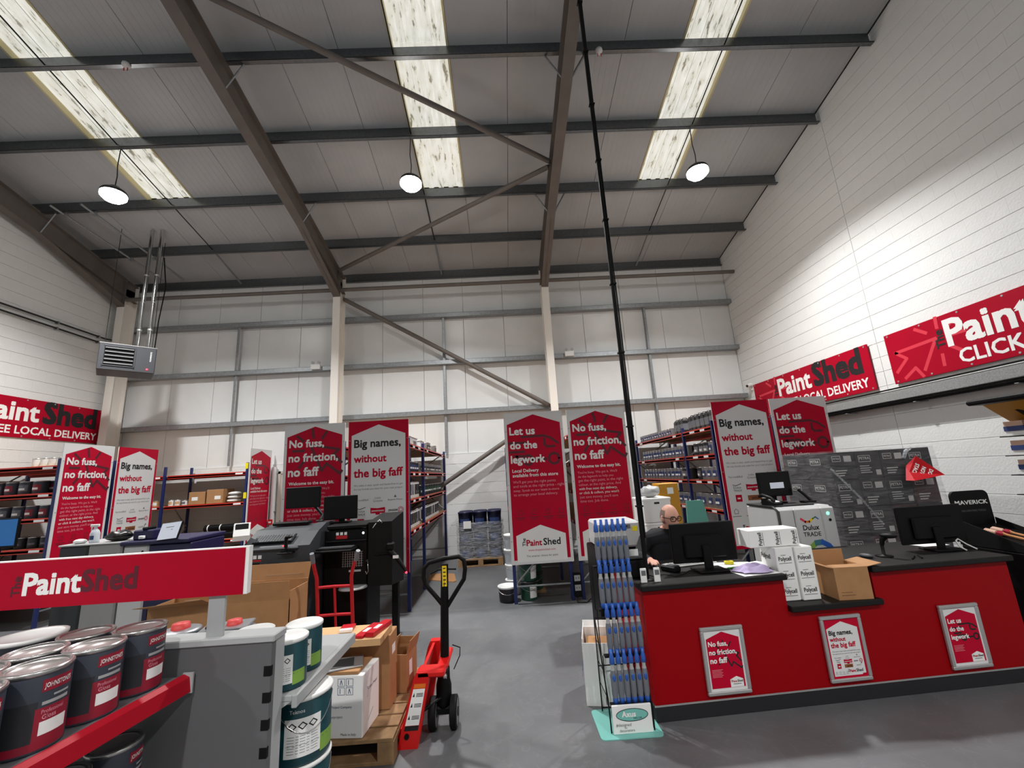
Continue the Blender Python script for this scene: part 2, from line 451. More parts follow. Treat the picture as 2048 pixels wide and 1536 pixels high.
# ceiling
ceil = struct('ceiling', MB('roof_white')
    .prism([(XL-.3, 10.3, roofz(10.3)+.14), (XL-.3, -1, roofz(-1)+.14), (XL-.3, -1, roofz(-1)+.3), (XL-.3, 10.3, roofz(10.3)+.3)], (XR-XL+.6, 0, 0))
    .prism([(XL-.3, -1, roofz(-1)+.14), (XL-.3, -9.3, roofz(-9.3)+.14), (XL-.3, -9.3, roofz(-9.3)+.3), (XL-.3, -1, roofz(-1)+.3)], (XR-XL+.6, 0, 0)))
PY = [10.0, 8.8, 7.55, 6.3, 5.1, 3.85, 2.6]
def roof_strip(mb, x0, x1, ya, yb, t0=0.0, t1=0.1):
    a = [(x0, ya, roofz(ya)+t0), (x0, yb, roofz(yb)+t0), (x0, yb, roofz(yb)+t1), (x0, ya, roofz(ya)+t1)]
    return mb.prism(a, (x1-x0, 0, 0))
SKY = [(-6.76, -5.86), (-1.33, -0.48), (3.06, 3.88)]
edges = [XL-.05, -8.76, -7.76]+[-6.76, -5.86, -4.9, -3.95, -3.0, -2.1, -1.33, -0.48, 0.4, 1.28, 2.17, 3.06, 3.88, 4.86, XR+.05]
for a, b in zip(edges[:-1], edges[1:]):
    sky = any(abs(a-s[0]) < .01 for s in SKY)
    mb = MB('roof_white')
    y0 = 2.5
    roof_strip(mb, a+.004, b-.004, 10.25, 7.62 if sky else y0, 0.0, 0.09)
    nr = 9                      # shallow liner ribs
    for i in range(1, nr):
        x = a+(b-a)*i/nr
        roof_strip(mb, x-.006, x+.006, 10.2, 7.62 if sky else y0, -0.002, 0.001)
    mb.build('roof_panel', ceil)
roof_strip(MB('roof_white'), XL-.05, XR+.05, 2.5, -1, 0, 0.09).build('roof_sheet', ceil)
for i, (a, b) in enumerate(SKY):
    wdo = struct('window_%d' % (i+1))
    for ya, yb in ((7.62, 6.301), (6.299, 5.101), (5.099, 3.851), (3.849, 2.6)):
        mb = MB('rooflight_pane')
        n = 8
        for j in range(n):      # profiled sheet: alternate low and raised troughs
            xa = a+.03+(b-a-.06)*j/n; xb = a+.03+(b-a-.06)*(j+1)/n; h = 0.075 if j % 2 else 0.095
            roof_strip(mb, xa, xb, ya, yb, h, h+.004)
        mb.build('pane', wdo)
    mat('sky_frame', (214, 202, 158), 0.5)
    for xa in (a, b-.03): roof_strip(MB('sky_frame'), xa, xa+.03, 7.64, 2.6, -0.01, 0.12).build('side_frame', wdo)
    roof_strip(MB('sky_frame'), a, b, 7.66, 7.62, -0.012, 0.12).build('end_frame', wdo)
for y in PY:
    zt = roofz(y)-.004
    mb = MB('purlin_steel')
    d = .235
    mb.box(XL+.02, XR-.02, y-.003, y+.003, zt-d, zt).box(XL+.02, XR-.02, y, y+.065, zt-.006, zt).box(XL+.02, XR-.02, y-.065, y, zt-d, zt-d+.006)
    mb.box(XL+.02, XR-.02, y-.065, y-.061, zt-d, zt-d+.02)
    mb.build('eaves_beam' if y > 9.9 else 'purlin', ceil)
for x in (-6.27, -1.29, 3.68):
    MB('dark_metal').tube([(x, 2.7, roofz(2.7)-.13), (x, 8.8, roofz(8.8)-.13)], .011, 6).build('sag_rod', ceil)
    MB('galv').tube([(x, 8.8, roofz(8.8)-.13), (x, 9.9, roofz(9.9)-.18)], .022, 6).build('sag_bar', ceil)
for xa in (XL+.001, XR-.022): roof_strip(MB('dark_metal'), xa, xa+.021, 10.0, 2.5, -.012, .0).build('shadow_gap_flashing', ceil)  # dark flashing strip that paints the shadow gap where roof meets wall
# portal frames
FX = [(-8.77, 'left of the heater'), (-3.75, 'middle'), (1.24, 'right')]
FL = ['brown steel rafter with white post beside the left block wall and heater', 'brown steel rafter with white post rising between the paired centre banners',
      'brown steel rafter with white post standing nearest the black cable pole']
for (x, _), lab in zip(FX, FL):
    t = thing('portal_frame', lab, 'steel frame', (x, 9.75, 0)); t['kind'] = 'structure'
    hw = .085
    zt = 6.12
    mb = MB('column_white')
    mb.box(x-hw, x+hw, 9.5, 9.514, 0, zt).box(x-hw, x+hw, 9.826, 9.84, 0, 6.75).box(x-.006, x+.006, 9.514, 9.826, 0, 6.6)
    mb.build('column', t)
    MB('column_white').box(x-.13, x+.13, 9.44, 9.9, 0, .02).build('base_plate', t)
    d0 = .24
    mb = MB('steel_brown')
    def fl(y0, y1, t0, t1, w, z1off=None):
        roof_strip(mb, x-w, x+w, y0, y1, t0, t1)
    fl(9.85, -1, -d0-.014, -d0, hw); fl(9.85, -1, -d0-.40, -d0-.014, .006); fl(9.85, -1, -d0-.414, -d0-.40, hw)
    mb.build('rafter', t)
    mb = MB('steel_brown')   # haunch under the rafter near the eaves
    A = (9.5, 6.12); B = (7.6, roofz(7.6)-d0-.41)
    mb.prism([(x-hw, A[0], A[1]), (x-hw, B[0], B[1]), (x-hw, B[0], B[1]+.016), (x-hw, A[0], A[1]+.016)], (2*hw, 0, 0))
    mb.prism([(x-.006, A[0], A[1]), (x-.006, B[0], B[1]), (x-.006, 9.5, roofz(9.5)-d0-.4)], (.012, 0, 0))
    mb.box(x-hw, x+hw, 9.485, 9.5, 6.1, 6.78)
    mb.build('haunch', t)
    for y in (5.1, 7.55):      # fly braces to the purlins
        for sg in (-1, 1):
            zb = roofz(y)-d0-.4
            MB('galv').tube([(x+sg*.07, y, zb), (x+sg*.32, y, roofz(y)-.2)], .017, 4).build('fly_brace', t)
def brace(p, q, r, label):
    o = MB('steel_brown').cyl(p, q, r, n=14)
    d = (Vector(q)-Vector(p)).normalized()
    ob = o.build('brace_tube', None)
    ob['label'] = label; ob['category'] = 'brace'; ob['kind'] = 'structure'
    for e, sg in ((Vector(p), -1), (Vector(q), 1)):
        a = e-d*sg*.1; b = e+d*sg*.06
        up = Vector((0, 0, .05)) if abs(d.z) < .9 else Vector((.05, 0, 0))
        MB('steel_brown').prism([a-up, b-up, b+up, a+up], (0, .012, 0)).build('gusset', ob)
rb = lambda x, y: (x, y, roofz(y)-.36)
brace(rb(-3.64, 9.35), rb(1.13, 6.82), .045, 'roof brace tube running down to the left white post top')
brace(rb(1.13, 6.70), rb(-3.64, 4.1), .045, 'roof brace tube climbing to the upper left across the middle rooflight')
brace((-3.64, 9.74, 6.12), (1.13, 9.74, 3.25), .05, 'diagonal wall brace tube between the two white posts above the banners')
brace((1.13, 9.74, 3.1), (-3.64, 9.74, .2), .05, 'diagonal wall brace tube passing above the wrapped drum pallet')
for a, b, lab in ((-8.68, -3.84, 'left'), (-3.66, 1.15, 'centre'), (1.33, 5.94, 'right')):
    o = MB('steel_brown').cyl((a, 9.52, 6.28), (b, 9.52, 6.28), .045, n=12).build('eaves_tube')
    o['label'] = {'left': 'horizontal brown eaves tube at high level behind the heater flues', 'centre': 'horizontal brown eaves tube between the two white posts', 'right': 'horizontal brown eaves tube running into the right block wall'}[lab]
    o['category'] = 'tube'; o['kind'] = 'structure'
# gas pipes along the roof near the heater, conduit pipes on the left wall
for x0, x1, lab in ((-8.33, -7.9, 'outer'), (-7.76, -7.43, 'inner')):
    o = MB('galv').tube([(x0, 7.3, roofz(7.3)-.28), (x0+(x1-x0)*.6, 8.7, roofz(8.7)-.26), (x1, 9.55, roofz(9.55)-.27)], .022, 8)
    for y in (7.55, 8.8): o.box(x0+(x1-x0)*(y-7.3)/2.25-.03, x0+(x1-x0)*(y-7.3)/2.25+.03, y-.03, y+.03, roofz(y)-.31, roofz(y)-.235)
    single(o, 'roof_pipe', 'thin grey pipe slung under the roof above the heater, '+('nearer the left wall' if lab == 'outer' else 'farther from the left wall'), 'pipe')
for z, lab in ((5.31, 'upper'), (5.185, 'lower')):
    t = thing('wall_pipe', lab+' of two dark pipes along the left block wall', 'pipe', (XL+.06, 8, z))
    MB('dark_metal').tube([(XL+.055, 3.2, z), (XL+.055, 9.45, z), (XL+.2, 9.6, z-.02)], .018, 8).build('pipe_run', t)
    for y in (6.2, 7.3, 8.4, 9.3): MB('galv').box(XL-.005, XL+.075, y-.015, y+.015, z-.028, z+.028).build('pipe_clip', t)
# ------------------------------------------------------------------ printed boards
def house(W, sh, pk, x0, x1, y0):       # five-cornered house outline
    return [(x0, y0), (x1, y0), (x1, sh), ((x0+x1)/2, pk), (x0, sh)]
def flat(mb, pts, y): return mb.poly([(p[0], y, p[1]) for p in pts])
PARA1 = ["You're busy. We get it. We'll", "do the legwork to help you", "get the right paint, in the right", "colour, at the right price. And", "with free next day delivery,", "or click & collect, you won't", "just save money, you'll save", "time too. Job done."]
PARA3 = ["We'll get you the right paints", "and tools at the right price - right", "away. Speak to our team in-store", "to arrange your local delivery."]
def logo(P, cx, z, w, y, on_red=False, dark_ink='ink_black'):
    """The PaintShed wordmark, total width w, baseline z"""
    a = P('wordmark_lettering', 'white_print' if on_red else 'brand_red')
    b = P('wordmark_lettering_dark', dark_ink)  # dark letters in their own print colour
    x = cx-w/2
    put_text(P('wordmark_the', dark_ink), 'The', (x+w*.085, y, z), w*.19, (0,0,1), (-1,0,0), bold=.02)
    put_text(a, 'Paint', (x+w*.11, y, z), w*.40, bold=.028)
    put_text(b, 'Shed', (x+w*.555, y, z), w*.445, bold=.02)
def cursor(mb, W, H, s, ox, oz, y, wd=.022):
    R = lambda pts: stroke(mb, [((px-735)*s+ox, (275-pz)*s+oz) for px, pz in pts], wd, (0, y, 0), (1,0,0), (0,0,1))
    for p in ([(640,205),(685,243)], [(743,160),(755,222)], [(846,182),(815,230)], [(612,310),(690,310)], [(712,360),(660,428)]): R(p)
    R([(735,275),(935,312),(900,345),(955,405)]); R([(958,462),(945,482),(850,408),(818,455),(735,275)])
def van(mb, s, ox, oz, y, wd=.022):
    R = lambda pts: stroke(mb, [((px-200)*s+ox, (300-pz)*s+oz) for px, pz in pts], wd, (0, y, 0), (1,0,0), (0,0,1))
    R([(285,303),(430,300),(480,318),(522,352)]); R([(203,340),(315,340)]); R([(205,398),(300,398)]); R([(235,425),(292,425)]); R([(250,425),(256,455)])
    R([(435,320),(435,358),(448,372),(500,372)])
    for cx, cz, r in ((490,450,33), (322,452,30)):
        R([(cx+r*math.cos(t*PI/8), cz+r*math.sin(t*PI/8)) for t in range(17)])
    R([(385,452),(440,450)])
def board_parts(kind, W, H, compact=False):
    parts = {}
    def P(name, m):
        if name not in parts: parts[name] = MB(m)
        return parts[name]
    def T(name, m):
        n = '%s#%d' % (name, len(parts)); parts[n] = MB(m); return parts[n]
    k = W/.85
    base = 'brand_red' if kind == 'big' else 'board_white'
    mb = P('board', base); mb.box(0, W, 0, .012, 0, H)
    if kind == 'big': P('board', base).use('white_plastic').box(-.001, 0, 0, .012, 0, H).box(W, W+.001, 0, .012, 0, H)
    y1, y2, y3 = -.001, -.002, -.003
    if kind == 'big':
        pr = P('white_house', 'board_white'); flat(pr, [(.045*k, .045*k), (W-.13*k, .045*k), (W-.13*k, .07*k), (W-.045*k, .07*k), (W-.045*k, H-.2*k), (W/2, H-.055*k), (.045*k, H-.2*k)], y1)
        tb, tr = 'ink_black', 'brand_red'
        g = P('small_print', 'ink_grey'); G = lambda: T('logo_print', 'ink_grey'); B = lambda: T('logo_print', 'ink_black')
        if not compact:
            L = [('Big names,', 1.70, .65, tb), ('without', 1.49, .45, tr), ('the big faff', 1.285, .68, tr)]; dz = H-2.07
        else:
            L = [('Big names,', H/k-.33, .57, tb), ('without', H/k-.46, .38, tr), ('the big faff', H/k-.59, .60, tr)]; dz = 0
        for s, v, wd, m in L: put_text(T('headline', m), s, (.085*k, y2, v*k), wd*k, bold=.028)
        r0 = 1.16 if not compact else H/k-.68
        put_text(g, 'We make it easy, quick and hassle-free to get', (.085*k, y2, r0*k), .68*k); put_text(g, 'the top brands you want for your next project.', (.085*k, y2, (r0-.05)*k), .68*k)
        rows = (r0-.20, r0-.35, r0-.49) if not compact else (r0-.13, r0-.215, r0-.3)
        q = 1 if not compact else .78
        cols = (.19, .42, .66)
        put_text(G(), 'Farrow&Ball', (cols[0]*k, y2, rows[0]*k), .2*q*k, align='C')
        put_text(G(), 'Little', (cols[1]*k, y2, (rows[0]+.02)*k), .08*q*k, align='C'); put_text(G(), 'Greene', (cols[1]*k, y2, (rows[0]-.02)*k), .13*q*k, align='C')
        put_text(B(), 'Benjamin Moore', (cols[2]*k, y2, (rows[0]-.01)*k), .2*q*k, align='C'); flat(G(), [((cols[2]-.02)*k, (rows[0]+.03)*k), ((cols[2]+.02)*k, (rows[0]+.03)*k), (cols[2]*k, (rows[0]+.065)*k)], y2)
        put_text(B(), 'Dulux', (cols[0]*k, y2, rows[1]*k), .11*q*k, align='C'); put_text(B(), 'TRADE', (cols[0]*k, y2, (rows[1]-.04)*k), .12*q*k, align='C')
        stroke(B(), [((cols[0]-.06)*k, (rows[1]+.055)*k), ((cols[0]-.02)*k, (rows[1]+.04)*k), ((cols[0]+.06)*k, (rows[1]+.065)*k)], .008*k, (0, y2, 0), (1,0,0), (0,0,1))
        bx = T('logo_plate', 'brand_red')
        c, z = cols[1]*k, rows[1]*k
        flat(bx, [(c-.1*k, z-.02*k), (c-.03*k, z-.02*k), (c-.03*k, z-.04*k), (c+.03*k, z-.04*k), (c+.03*k, z-.02*k), (c+.1*k, z-.02*k), (c+.1*k, z+.055*k), (c, z+.045*k), (c-.1*k, z+.055*k)], y2)
        lw = T('logo_print', 'white_print'); put_text(lw, "JOHNSTONE'S", (c, y3, z+.002*k), .17*k, align='C', bold=.02)
        put_text(B(), 'ZINSSER', ((cols[2]-.1)*k, y2, (rows[1]-.005)*k), .13*q*k, bold=.03, shear=.2)
        bx = T('logo_plate', 'brand_red')
        for r in (.037, .022): stroke(bx, [((cols[2]+.075)*k+r*k*math.cos(t*PI/8), (rows[1]+.01)*k+r*k*math.sin(t*PI/8)) for t in range(17)], .007*k, (0, y2, 0), (1,0,0), (0,0,1))
        c, z = cols[0]*k, rows[2]*k; bx = T('logo_plate', 'brand_red'); lw = T('logo_print', 'white_print')
        flat(bx, [(c-.045*k, z-.04*k), (c+.045*k, z-.04*k), (c+.045*k, z+.055*k), (c-.045*k, z+.055*k)], y2)
        flat(lw, [(c-.02*k, z-.005*k), (c+.02*k, z-.005*k), (c+.026*k, z+.02*k), (c+.01*k, z+.008*k), (c, z+.026*k), (c-.01*k, z+.008*k), (c-.026*k, z+.02*k)], y3)
        c = cols[1]*k
        flat(P('logo_brown', 'brown_box'), [(c-.1*k, z-.03*k), (c+.1*k, z-.03*k), (c+.1*k, z+.04*k), (c-.1*k, z+.04*k)], y2)
        put_text(B(), 'JOTUN', (c+.015*k, y3, z-.012*k), .12*k, align='C', bold=.028)
        put_text(G(), 'osmo', (cols[2]*k, y2, z-.01*k), .14*q*k, align='C')
        stroke(G(), [((cols[2]+.065)*k, z+.03*k), ((cols[2]+.085)*k, z+.05*k)], .02*k, (0, y2, 0), (1,0,0), (0,0,1))
        gi = None
        zi = .47 if not compact else .1
        for i in range(4):
            c = (.12+.2*i)*k if not compact else (.1+.085*i)*k; q2 = k if not compact else k*.6
            gi = T('icon_print', 'ink_grey'); stroke(gi, [(c-.025*q2, zi*k), (c+.025*q2, zi*k), (c+.03*q2, zi*k+.04*q2), (c, zi*k+.065*q2), (c-.03*q2, zi*k+.04*q2), (c-.025*q2, zi*k)], .007*q2, (0, y2, 0), (1,0,0), (0,0,1))
            stroke(gi, [(c-.06*q2, zi*k-.035*q2), (c+.06*q2, zi*k-.035*q2)], .008*q2, (0, y2, 0), (1,0,0), (0,0,1))
        if not compact: logo(P, W*.5, .22*k, .52*k, y2)
        else: logo(P, W*.66, .11*k, .36*k, y2)
        if not compact:
            put_text(G(), 'www.thepaintshed.com', (W/2, y2, .15*k), .37*k, align='C'); put_text(G(), 'The smarter choice for paint', (W/2, y2, .085*k), .42*k, align='C')
    else:
        m = .04*k
        pr = P('red_house', 'brand_red'); flat(pr, [(m, .055*k), (W-m, .055*k), (W-m, H-.17*k), (W/2, H-.035*k), (m, H-.17*k)], y1)
        ar = P('artwork', 'brand_dark' if not compact else 'ink_black')
        sp = P('small_print', 'pink_print')
        lines = [('No fuss,', .48), ('no friction,', .68), ('no faff', .42)] if kind == 'fuss' else [('Let us', .36), ('do the', .38), ('legwork', .48)]
        z0 = (H/k-.32); dv = .2 if not compact else .17
        for i, (s, wd) in enumerate(lines): put_text(T('headline', 'white_print'), s, (.075*k, y3, (z0-dv*i)*k), wd*k*(1 if not compact else .93), bold=.028)
        if kind == 'fuss':
            if not compact: cursor(ar, W, H, .0020*k, .37*k, (z0+.02)*k, y2, .036*k)
            else: cursor(ar, W, H, .0018*k, .40*k, (z0-.1)*k, y2, .03*k)
        else: van(ar, (.0022 if not compact else .0019)*k, (.05 if not compact else .16)*k, (z0-.03)*k, y2, .034*k)
        if not compact:
            if kind == 'fuss':
                put_text(T('subhead', 'white_print'), 'Welcome to the easy bit.', (.09*k, y3, 1.23*k), .62*k, bold=.02)
                for i, s in enumerate(PARA1): put_text(P('bold_print', 'white_print') if i in (4, 5) else sp, s, (.09*k, y3, (1.15-.056*i)*k), (.54 if i != 7 else .4)*k*(len(s)/28 if i != 7 else 1))
            else:
                tw = T('subhead', 'white_print'); put_text(tw, 'Local Delivery', (.085*k, y3, 1.22*k), .37*k, bold=.015); tw = T('subhead', 'white_print'); put_text(tw, 'available from this store', (.085*k, y3, 1.155*k), .64*k, bold=.015)
                for i, s in enumerate(PARA3): put_text(sp, s, (.085*k, y3, (1.07-.058*i)*k), .62*k*len(s)/31)
            for i in range(4):
                c = (.16+.19*i)*k; zi = .64*k; ic = T('icon_print', 'brand_dark')
                stroke(ic, [(c-.03*k, zi), (c+.03*k, zi), (c+.03*k, zi+.06*k), (c-.02*k, zi+.065*k), (c-.03*k, zi)], .006*k, (0, y2, 0), (1,0,0), (0,0,1))
                stroke(ic, [(c-.07*k, zi-.035*k), (c+.07*k, zi-.035*k)], .008*k, (0, y2, 0), (1,0,0), (0,0,1)); stroke(ic, [(c-.05*k, zi-.06*k), (c+.05*k, zi-.06*k)], .008*k, (0, y2, 0), (1,0,0), (0,0,1))
            wh = P('white_house', 'white_print'); flat(wh, [(.085*k, .03*k), (W-.085*k, .03*k), (W-.085*k, .37*k), (W/2, .5*k), (.085*k, .37*k)], y2)
            logo(P, W*.5, .235*k, .52*k, y3)
            put_text(P('web_address', 'brand_red'), 'www.thepaintshed.com', (W/2, y3, .165*k), .37*k, align='C'); put_text(P('slogan_print', 'ink_black'), 'The smarter choice for paint', (W/2, y3, .09*k), .43*k, align='C')
        else:
            for i in range(6 if kind == 'fuss' else 5): stroke(sp, [(.085*k, (.42-.028*i)*k), ((.30 if i % 2 else .33)*k, (.42-.028*i)*k)], .008*k, (0, y2, 0), (1,0,0), (0,0,1))
            wh = P('white_house', 'white_print'); flat(wh, [(.47*k, .06*k), (.77*k, .06*k), (.77*k, .21*k), (.62*k, .27*k), (.47*k, .21*k)], y2)
            logo(P, .62*k, .155*k, .27*k, y3)
            stroke(P('slogan_print', 'ink_black'), [(.53*k, .12*k), (.71*k, .12*k)], .01*k, (0, y3, 0), (1,0,0), (0,0,1))
    return parts
PROTO = {}
def banner(kind, loc, rz, label):
    if kind not in PROTO:
        t = thing('display_banner', label, 'banner', loc, rz, 'tall banners on the rack ends'); PROTO[kind] = t
        for n, mb in board_parts(kind, .85, 2.07).items(): mb.build(n.split('#')[0], t, world=False)
        mb = MB('galv')
        for u in (.02, .83):
            for v in (.3, 1.05, 1.8): mb.cyl((u, -.004, v), (u, .0, v), .007, n=8)
        mb.build('screws', t, world=False)
        return t
    return copy_tree(PROTO[kind], loc, rz, label)
BY = 6.1
banner('fuss', (-3.08, BY, .51), 0, 'No fuss banner behind the black monitors of the tinting machines')
banner('big', (-2.18, BY, .51), 0, 'Big names banner behind the black tinting machine, on the centre rack end')
banner('let', (.04, BY, .51), 0, 'Let us do the legwork banner above the green tubs')
banner('fuss', (.955, BY, .51), 0, 'No fuss banner behind the blue roller pole stand')
banner('big', (3.12, BY+.04, .51), 0, 'Big names banner behind the silver tinting machine')
banner('let', (4.0, BY+.04, .51), 0, 'Let us do the legwork banner behind the wrapped stack of dark boxes')
banner('fuss', (-6.6, 6.57, .51), PI/2, 'No fuss banner at the far left, behind the spray bottle')
banner('big', (-6.6, 7.5, .51), PI/2, 'Big names banner at the far left, beside the empty back rack')
banner('let', (-5.27, 9.07, .51), math.radians(90.6), 'Let us do the legwork banner seen edge-on beside the back rack')
# snap-frame posters on the counter front
CA = math.atan2(3.42-3.275, 3.82-.95)         # the counter front runs slightly away to the right
def cpt(s, d=0.0, z=0.0):                      # point on the counter: s along the front, d behind it
    return (.95+s*math.cos(CA)-d*math.sin(CA), 3.275+s*math.sin(CA)+d*math.cos(CA), z)
def poster(kind, s, label):
    loc = cpt(s, -.016, .13)
    t = thing('poster_frame', label, 'poster', loc, CA, 'framed posters on the counter front')
    W, H, f = .315, .43, .024
    mb = MB('alu')
    mb.box(0, W, -.012, .012, 0, f, .005).box(0, W, -.012, .012, H-f, H, .005).box(0, f, -.012, .012, f, H-f, .005).box(W-f, W, -.012, .012, f, H-f, .005)
    mb.build('frame', t, world=False)
    for n, m in board_parts(kind, W-2*f, H-2*f, True).items():
        m.xf(Matrix.Translation((f, 0, f))).build(n.split('#')[0] if n != 'board' else 'poster_sheet', t, world=False)
poster('fuss', .375, 'silver framed No fuss poster on the red counter front')
poster('big', 1.28, 'silver framed Big names poster under the low counter section')
poster('let', 2.225, 'silver framed Let us do the legwork poster on the red counter')
# wall signs
def wall_sign(loc, rz, W, H, sub, label, motif=True):
    t = thing('wall_sign', label, 'sign', loc, rz, 'red wall signs')
    MB('sign_red').box(0, W, 0, .02, 0, H, .003).build('board', t, world=False)
    y = -.002
    a = MB('white_print'); b = MB('ink_black'); c = MB('brand_light')
    if motif:
        s = H/.74
        R = lambda pts: stroke(c, [(p[0]*s, p[1]*s) for p in pts], .045*s, (0, -.001, 0), (1,0,0), (0,0,1))
        R([(.12,.44),(.72,.47),(.48,.1)]); R([(.12,.44),(.27,.32),(.08,.16)]); R([(.18,.05),(.36,.16),(.44,.02)])
        for p in ([(.48,.68),(.62,.58)], [(.78,.74),(.77,.60)], [(.98,.64),(.88,.56)], [(1.08,.46),(.92,.46)], [(1.0,.22),(.88,.32)], [(.74,.1),(.75,.24)]): R(p)
    d_ = MB('ink_black'); put_text(d_, 'The', (.82*H/.74+.0, y-.001, H*.44), H*.32, (0,0,1), (-1,0,0), bold=.028)
    x0 = .86*H/.74
    put_text(a, 'Paint', (x0, y, H*.44), W*.30, bold=.028)
    put_text(b, 'Shed', (x0+W*.33, y, H*.44), W*.34, bold=.04)
    e_ = MB('white_print'); put_text(e_, sub, (W*.965, y, H*.1), W*.66, bold=.02, align='R'); e_.build('subline_lettering', t, world=False); d_.build('lettering_the', t, world=False)
    a.build('lettering_white', t, world=False); b.build('lettering_dark', t, world=False)
    if motif: c.build('cursor_motif', t, world=False)
    mb = MB('alu')
    for i in range(7):
        for v in (.03, H-.03): mb.cyl((.06+(W-.12)*i/6, -.005, v), (.06+(W-.12)*i/6, 0, v), .013, n=8)
    mb.build('screws', t, world=False)
wall_sign((XR-.045, 9.52, 2.67), -PI/2, 3.14, .74, 'FREE LOCAL DELIVERY', 'red free local delivery sign on the right block wall above the banners')
wall_sign((XR-.045, 6.06, 2.68), -PI/2, 3.14, .75, 'CLICK & COLLECT', 'red click and collect sign cut off at the right picture edge')
wall_sign((XL+.03, 6.56, 2.93), PI/2, 3.14, .745, 'FREE LOCAL DELIVERY', 'red free local delivery sign on the left block wall')
# ------------------------------------------------------------------ racking
def rack(name_label, x0, x1, y0, y1, runs, along, levels, top=2.32, deck=True, tags=True):
    t = thing('shelf_rack', name_label, 'rack', ((x0+x1)/2, (y0+y1)/2, 0), 0, 'blue and red shelving racks')
    pw = .045
    def at(s, side):     # post position: s along the run, side 0/1 across
        return (s, y0 if side == 0 else y1) if along == 'X' else (x0 if side == 0 else x1, s)
    for i, s in enumerate(runs):
        for side in (0, 1):
            x, y = at(s, side)
            sx = 1 if along == 'Y' and side == 0 else -1 if along == 'Y' else 1 if i == 0 else -1
            xa, xb = (x, x+sx*pw) if along == 'Y' else (x, x+sx*pw)
            sy = (1 if i == 0 else -1) if along == 'Y' else (1 if side == 0 else -1)
            MB('rack_blue').box(xa, xb, y, y+sy*pw, 0.006, top, .004).build('upright', t)
            MB('galv').box(min(xa, xb)-.012, max(xa, xb)+.012, min(y, y+sy*pw)-.012, max(y, y+sy*pw)+.012, 0, .006).build('foot_plate', t)
        # end frame bracing across the rack
        mb = MB('galv')
        pa = at(s, 0); pb = at(s, 1)
        off = (.02 if i == 0 else -.02)
        def pt(side, z):
            p = pa if side == 0 else pb
            q = pb if side == 0 else pa
            k = .03
            dx = (q[0]-p[0]); dy = (q[1]-p[1]); L = math.hypot(dx, dy)
            return (p[0]+dx/L*k+(off if along == 'X' else 0), p[1]+dy/L*k+(off if along == 'Y' else 0), z)
        mb.tube([pt(0, .22), pt(1, .22)], .014, 6).build('end_brace', t)
        zz = .24; sd = 0
        while zz < top-.5:
            MB('galv').tube([pt(sd, zz), pt(1-sd, min(zz+.75, top-.04))], .014, 6).build('end_brace', t); zz += .78; sd = 1-sd
    for z in levels:
        for sa, sb in zip(runs[:-1], runs[1:]):
            for side in (0, 1):
                x, y = at(sa, side)
                w = .04
                if along == 'Y':
                    xx = (x+.004, x+.004+w) if side == 0 else (x-.004-w, x-.004)
                    mb = MB('rack_red').box(xx[0], xx[1], sa+pw, sb-pw, z-.05, z-.012, .004).box(xx[0] if side == 0 else xx[1]-.016, xx[0]+.016 if side == 0 else xx[1], sa+pw, sb-pw, z-.06, z+.006, .003)
                    mb.build('beam', t)
                    if tags and ((side == 0 and x0 > 0) or (side == 1 and x0 < 0)):
                        xs = x+.003 if side == 0 else x-.003
                        MB('white_print').box(xs, xs+(.0015 if side == 0 else -.0015), sa+.25, sa+.4, z-.045, z-.012).build('price_tag', t)
                        MB('white_print').box(xs, xs+(.0015 if side == 0 else -.0015), sb-.5, sb-.32, z-.045, z-.012).build('price_tag', t)
                else:
                    yy = (y+.004, y+.004+w) if side == 0 else (y-.004-w, y-.004)
                    mb = MB('rack_red').box(sa+pw, sb-pw, yy[0], yy[1], z-.05, z-.012, .004).box(sa+pw, sb-pw, yy[0] if side == 0 else yy[1]-.016, yy[0]+.016 if side == 0 else yy[1], z-.06, z+.006, .003)
                    mb.build('beam', t)
                    if tags and side == 0:
                        MB('white_print').box(sb-.25, sb-.1, y+.0015, y+.003, z-.045, z-.012).build('price_tag', t)
            if deck:
                if along == 'Y': MB('chip_deck').box(x0+.03, x1-.03, sa+.005, sb-.005, z-.012, z+.002).build('deck', t)
                else: MB('chip_deck').box(sa+.005, sb-.005, y0+.03, y1-.03, z-.012, z+.002).build('deck', t)
    return t
LV = [1.02, 1.445, 1.83, 2.235]
RY = [6.16, 7.32, 9.92]
rack('blue and red rack carrying the No fuss banner behind the monitors', -3.06, -2.25, 6.16, 9.92, RY, 'Y', LV)
rack('blue and red rack of tins beside the pallet of wrapped drums', -2.15, -1.33, 6.16, 9.92, RY, 'Y', LV)
rack('blue and red rack standing over the green tubs', .05, .87, 6.16, 9.92, RY, 'Y', LV)
rack('blue and red rack carrying the No fuss banner by the blue poles', .97, 1.79, 6.16, 9.92, RY, 'Y', LV)
rack('blue and red rack full of silver tins behind the seated man', 3.11, 3.93, 6.2, 9.92, [6.2, 7.3, 9.92], 'Y', LV)
rack('blue and red rack behind the wrapped stack of dark boxes', 4.02, 4.84, 6.2, 9.92, [6.2, 7.3, 9.92], 'Y', LV)
rack('blue and red rack of grey tins at the far left edge', -8.95, -6.63, 6.58, 7.4, [-8.95, -6.63], 'X', [.35, .7, 1.066, 1.487, 1.845, 2.245], top=2.35)
rack('blue and red rack carrying the far left Big names banner', -8.95, -6.63, 7.5, 8.34, [-8.95, -6.63], 'X', [.7, 1.066, 1.487, 1.845, 2.245], top=2.35)
rack('nearly empty blue and red rack against the back wall', -8.7, -5.32, 9.1, 9.9, [-8.7, -7.0, -5.32], 'X', [.16, .78, 1.49, 2.1], top=2.29)
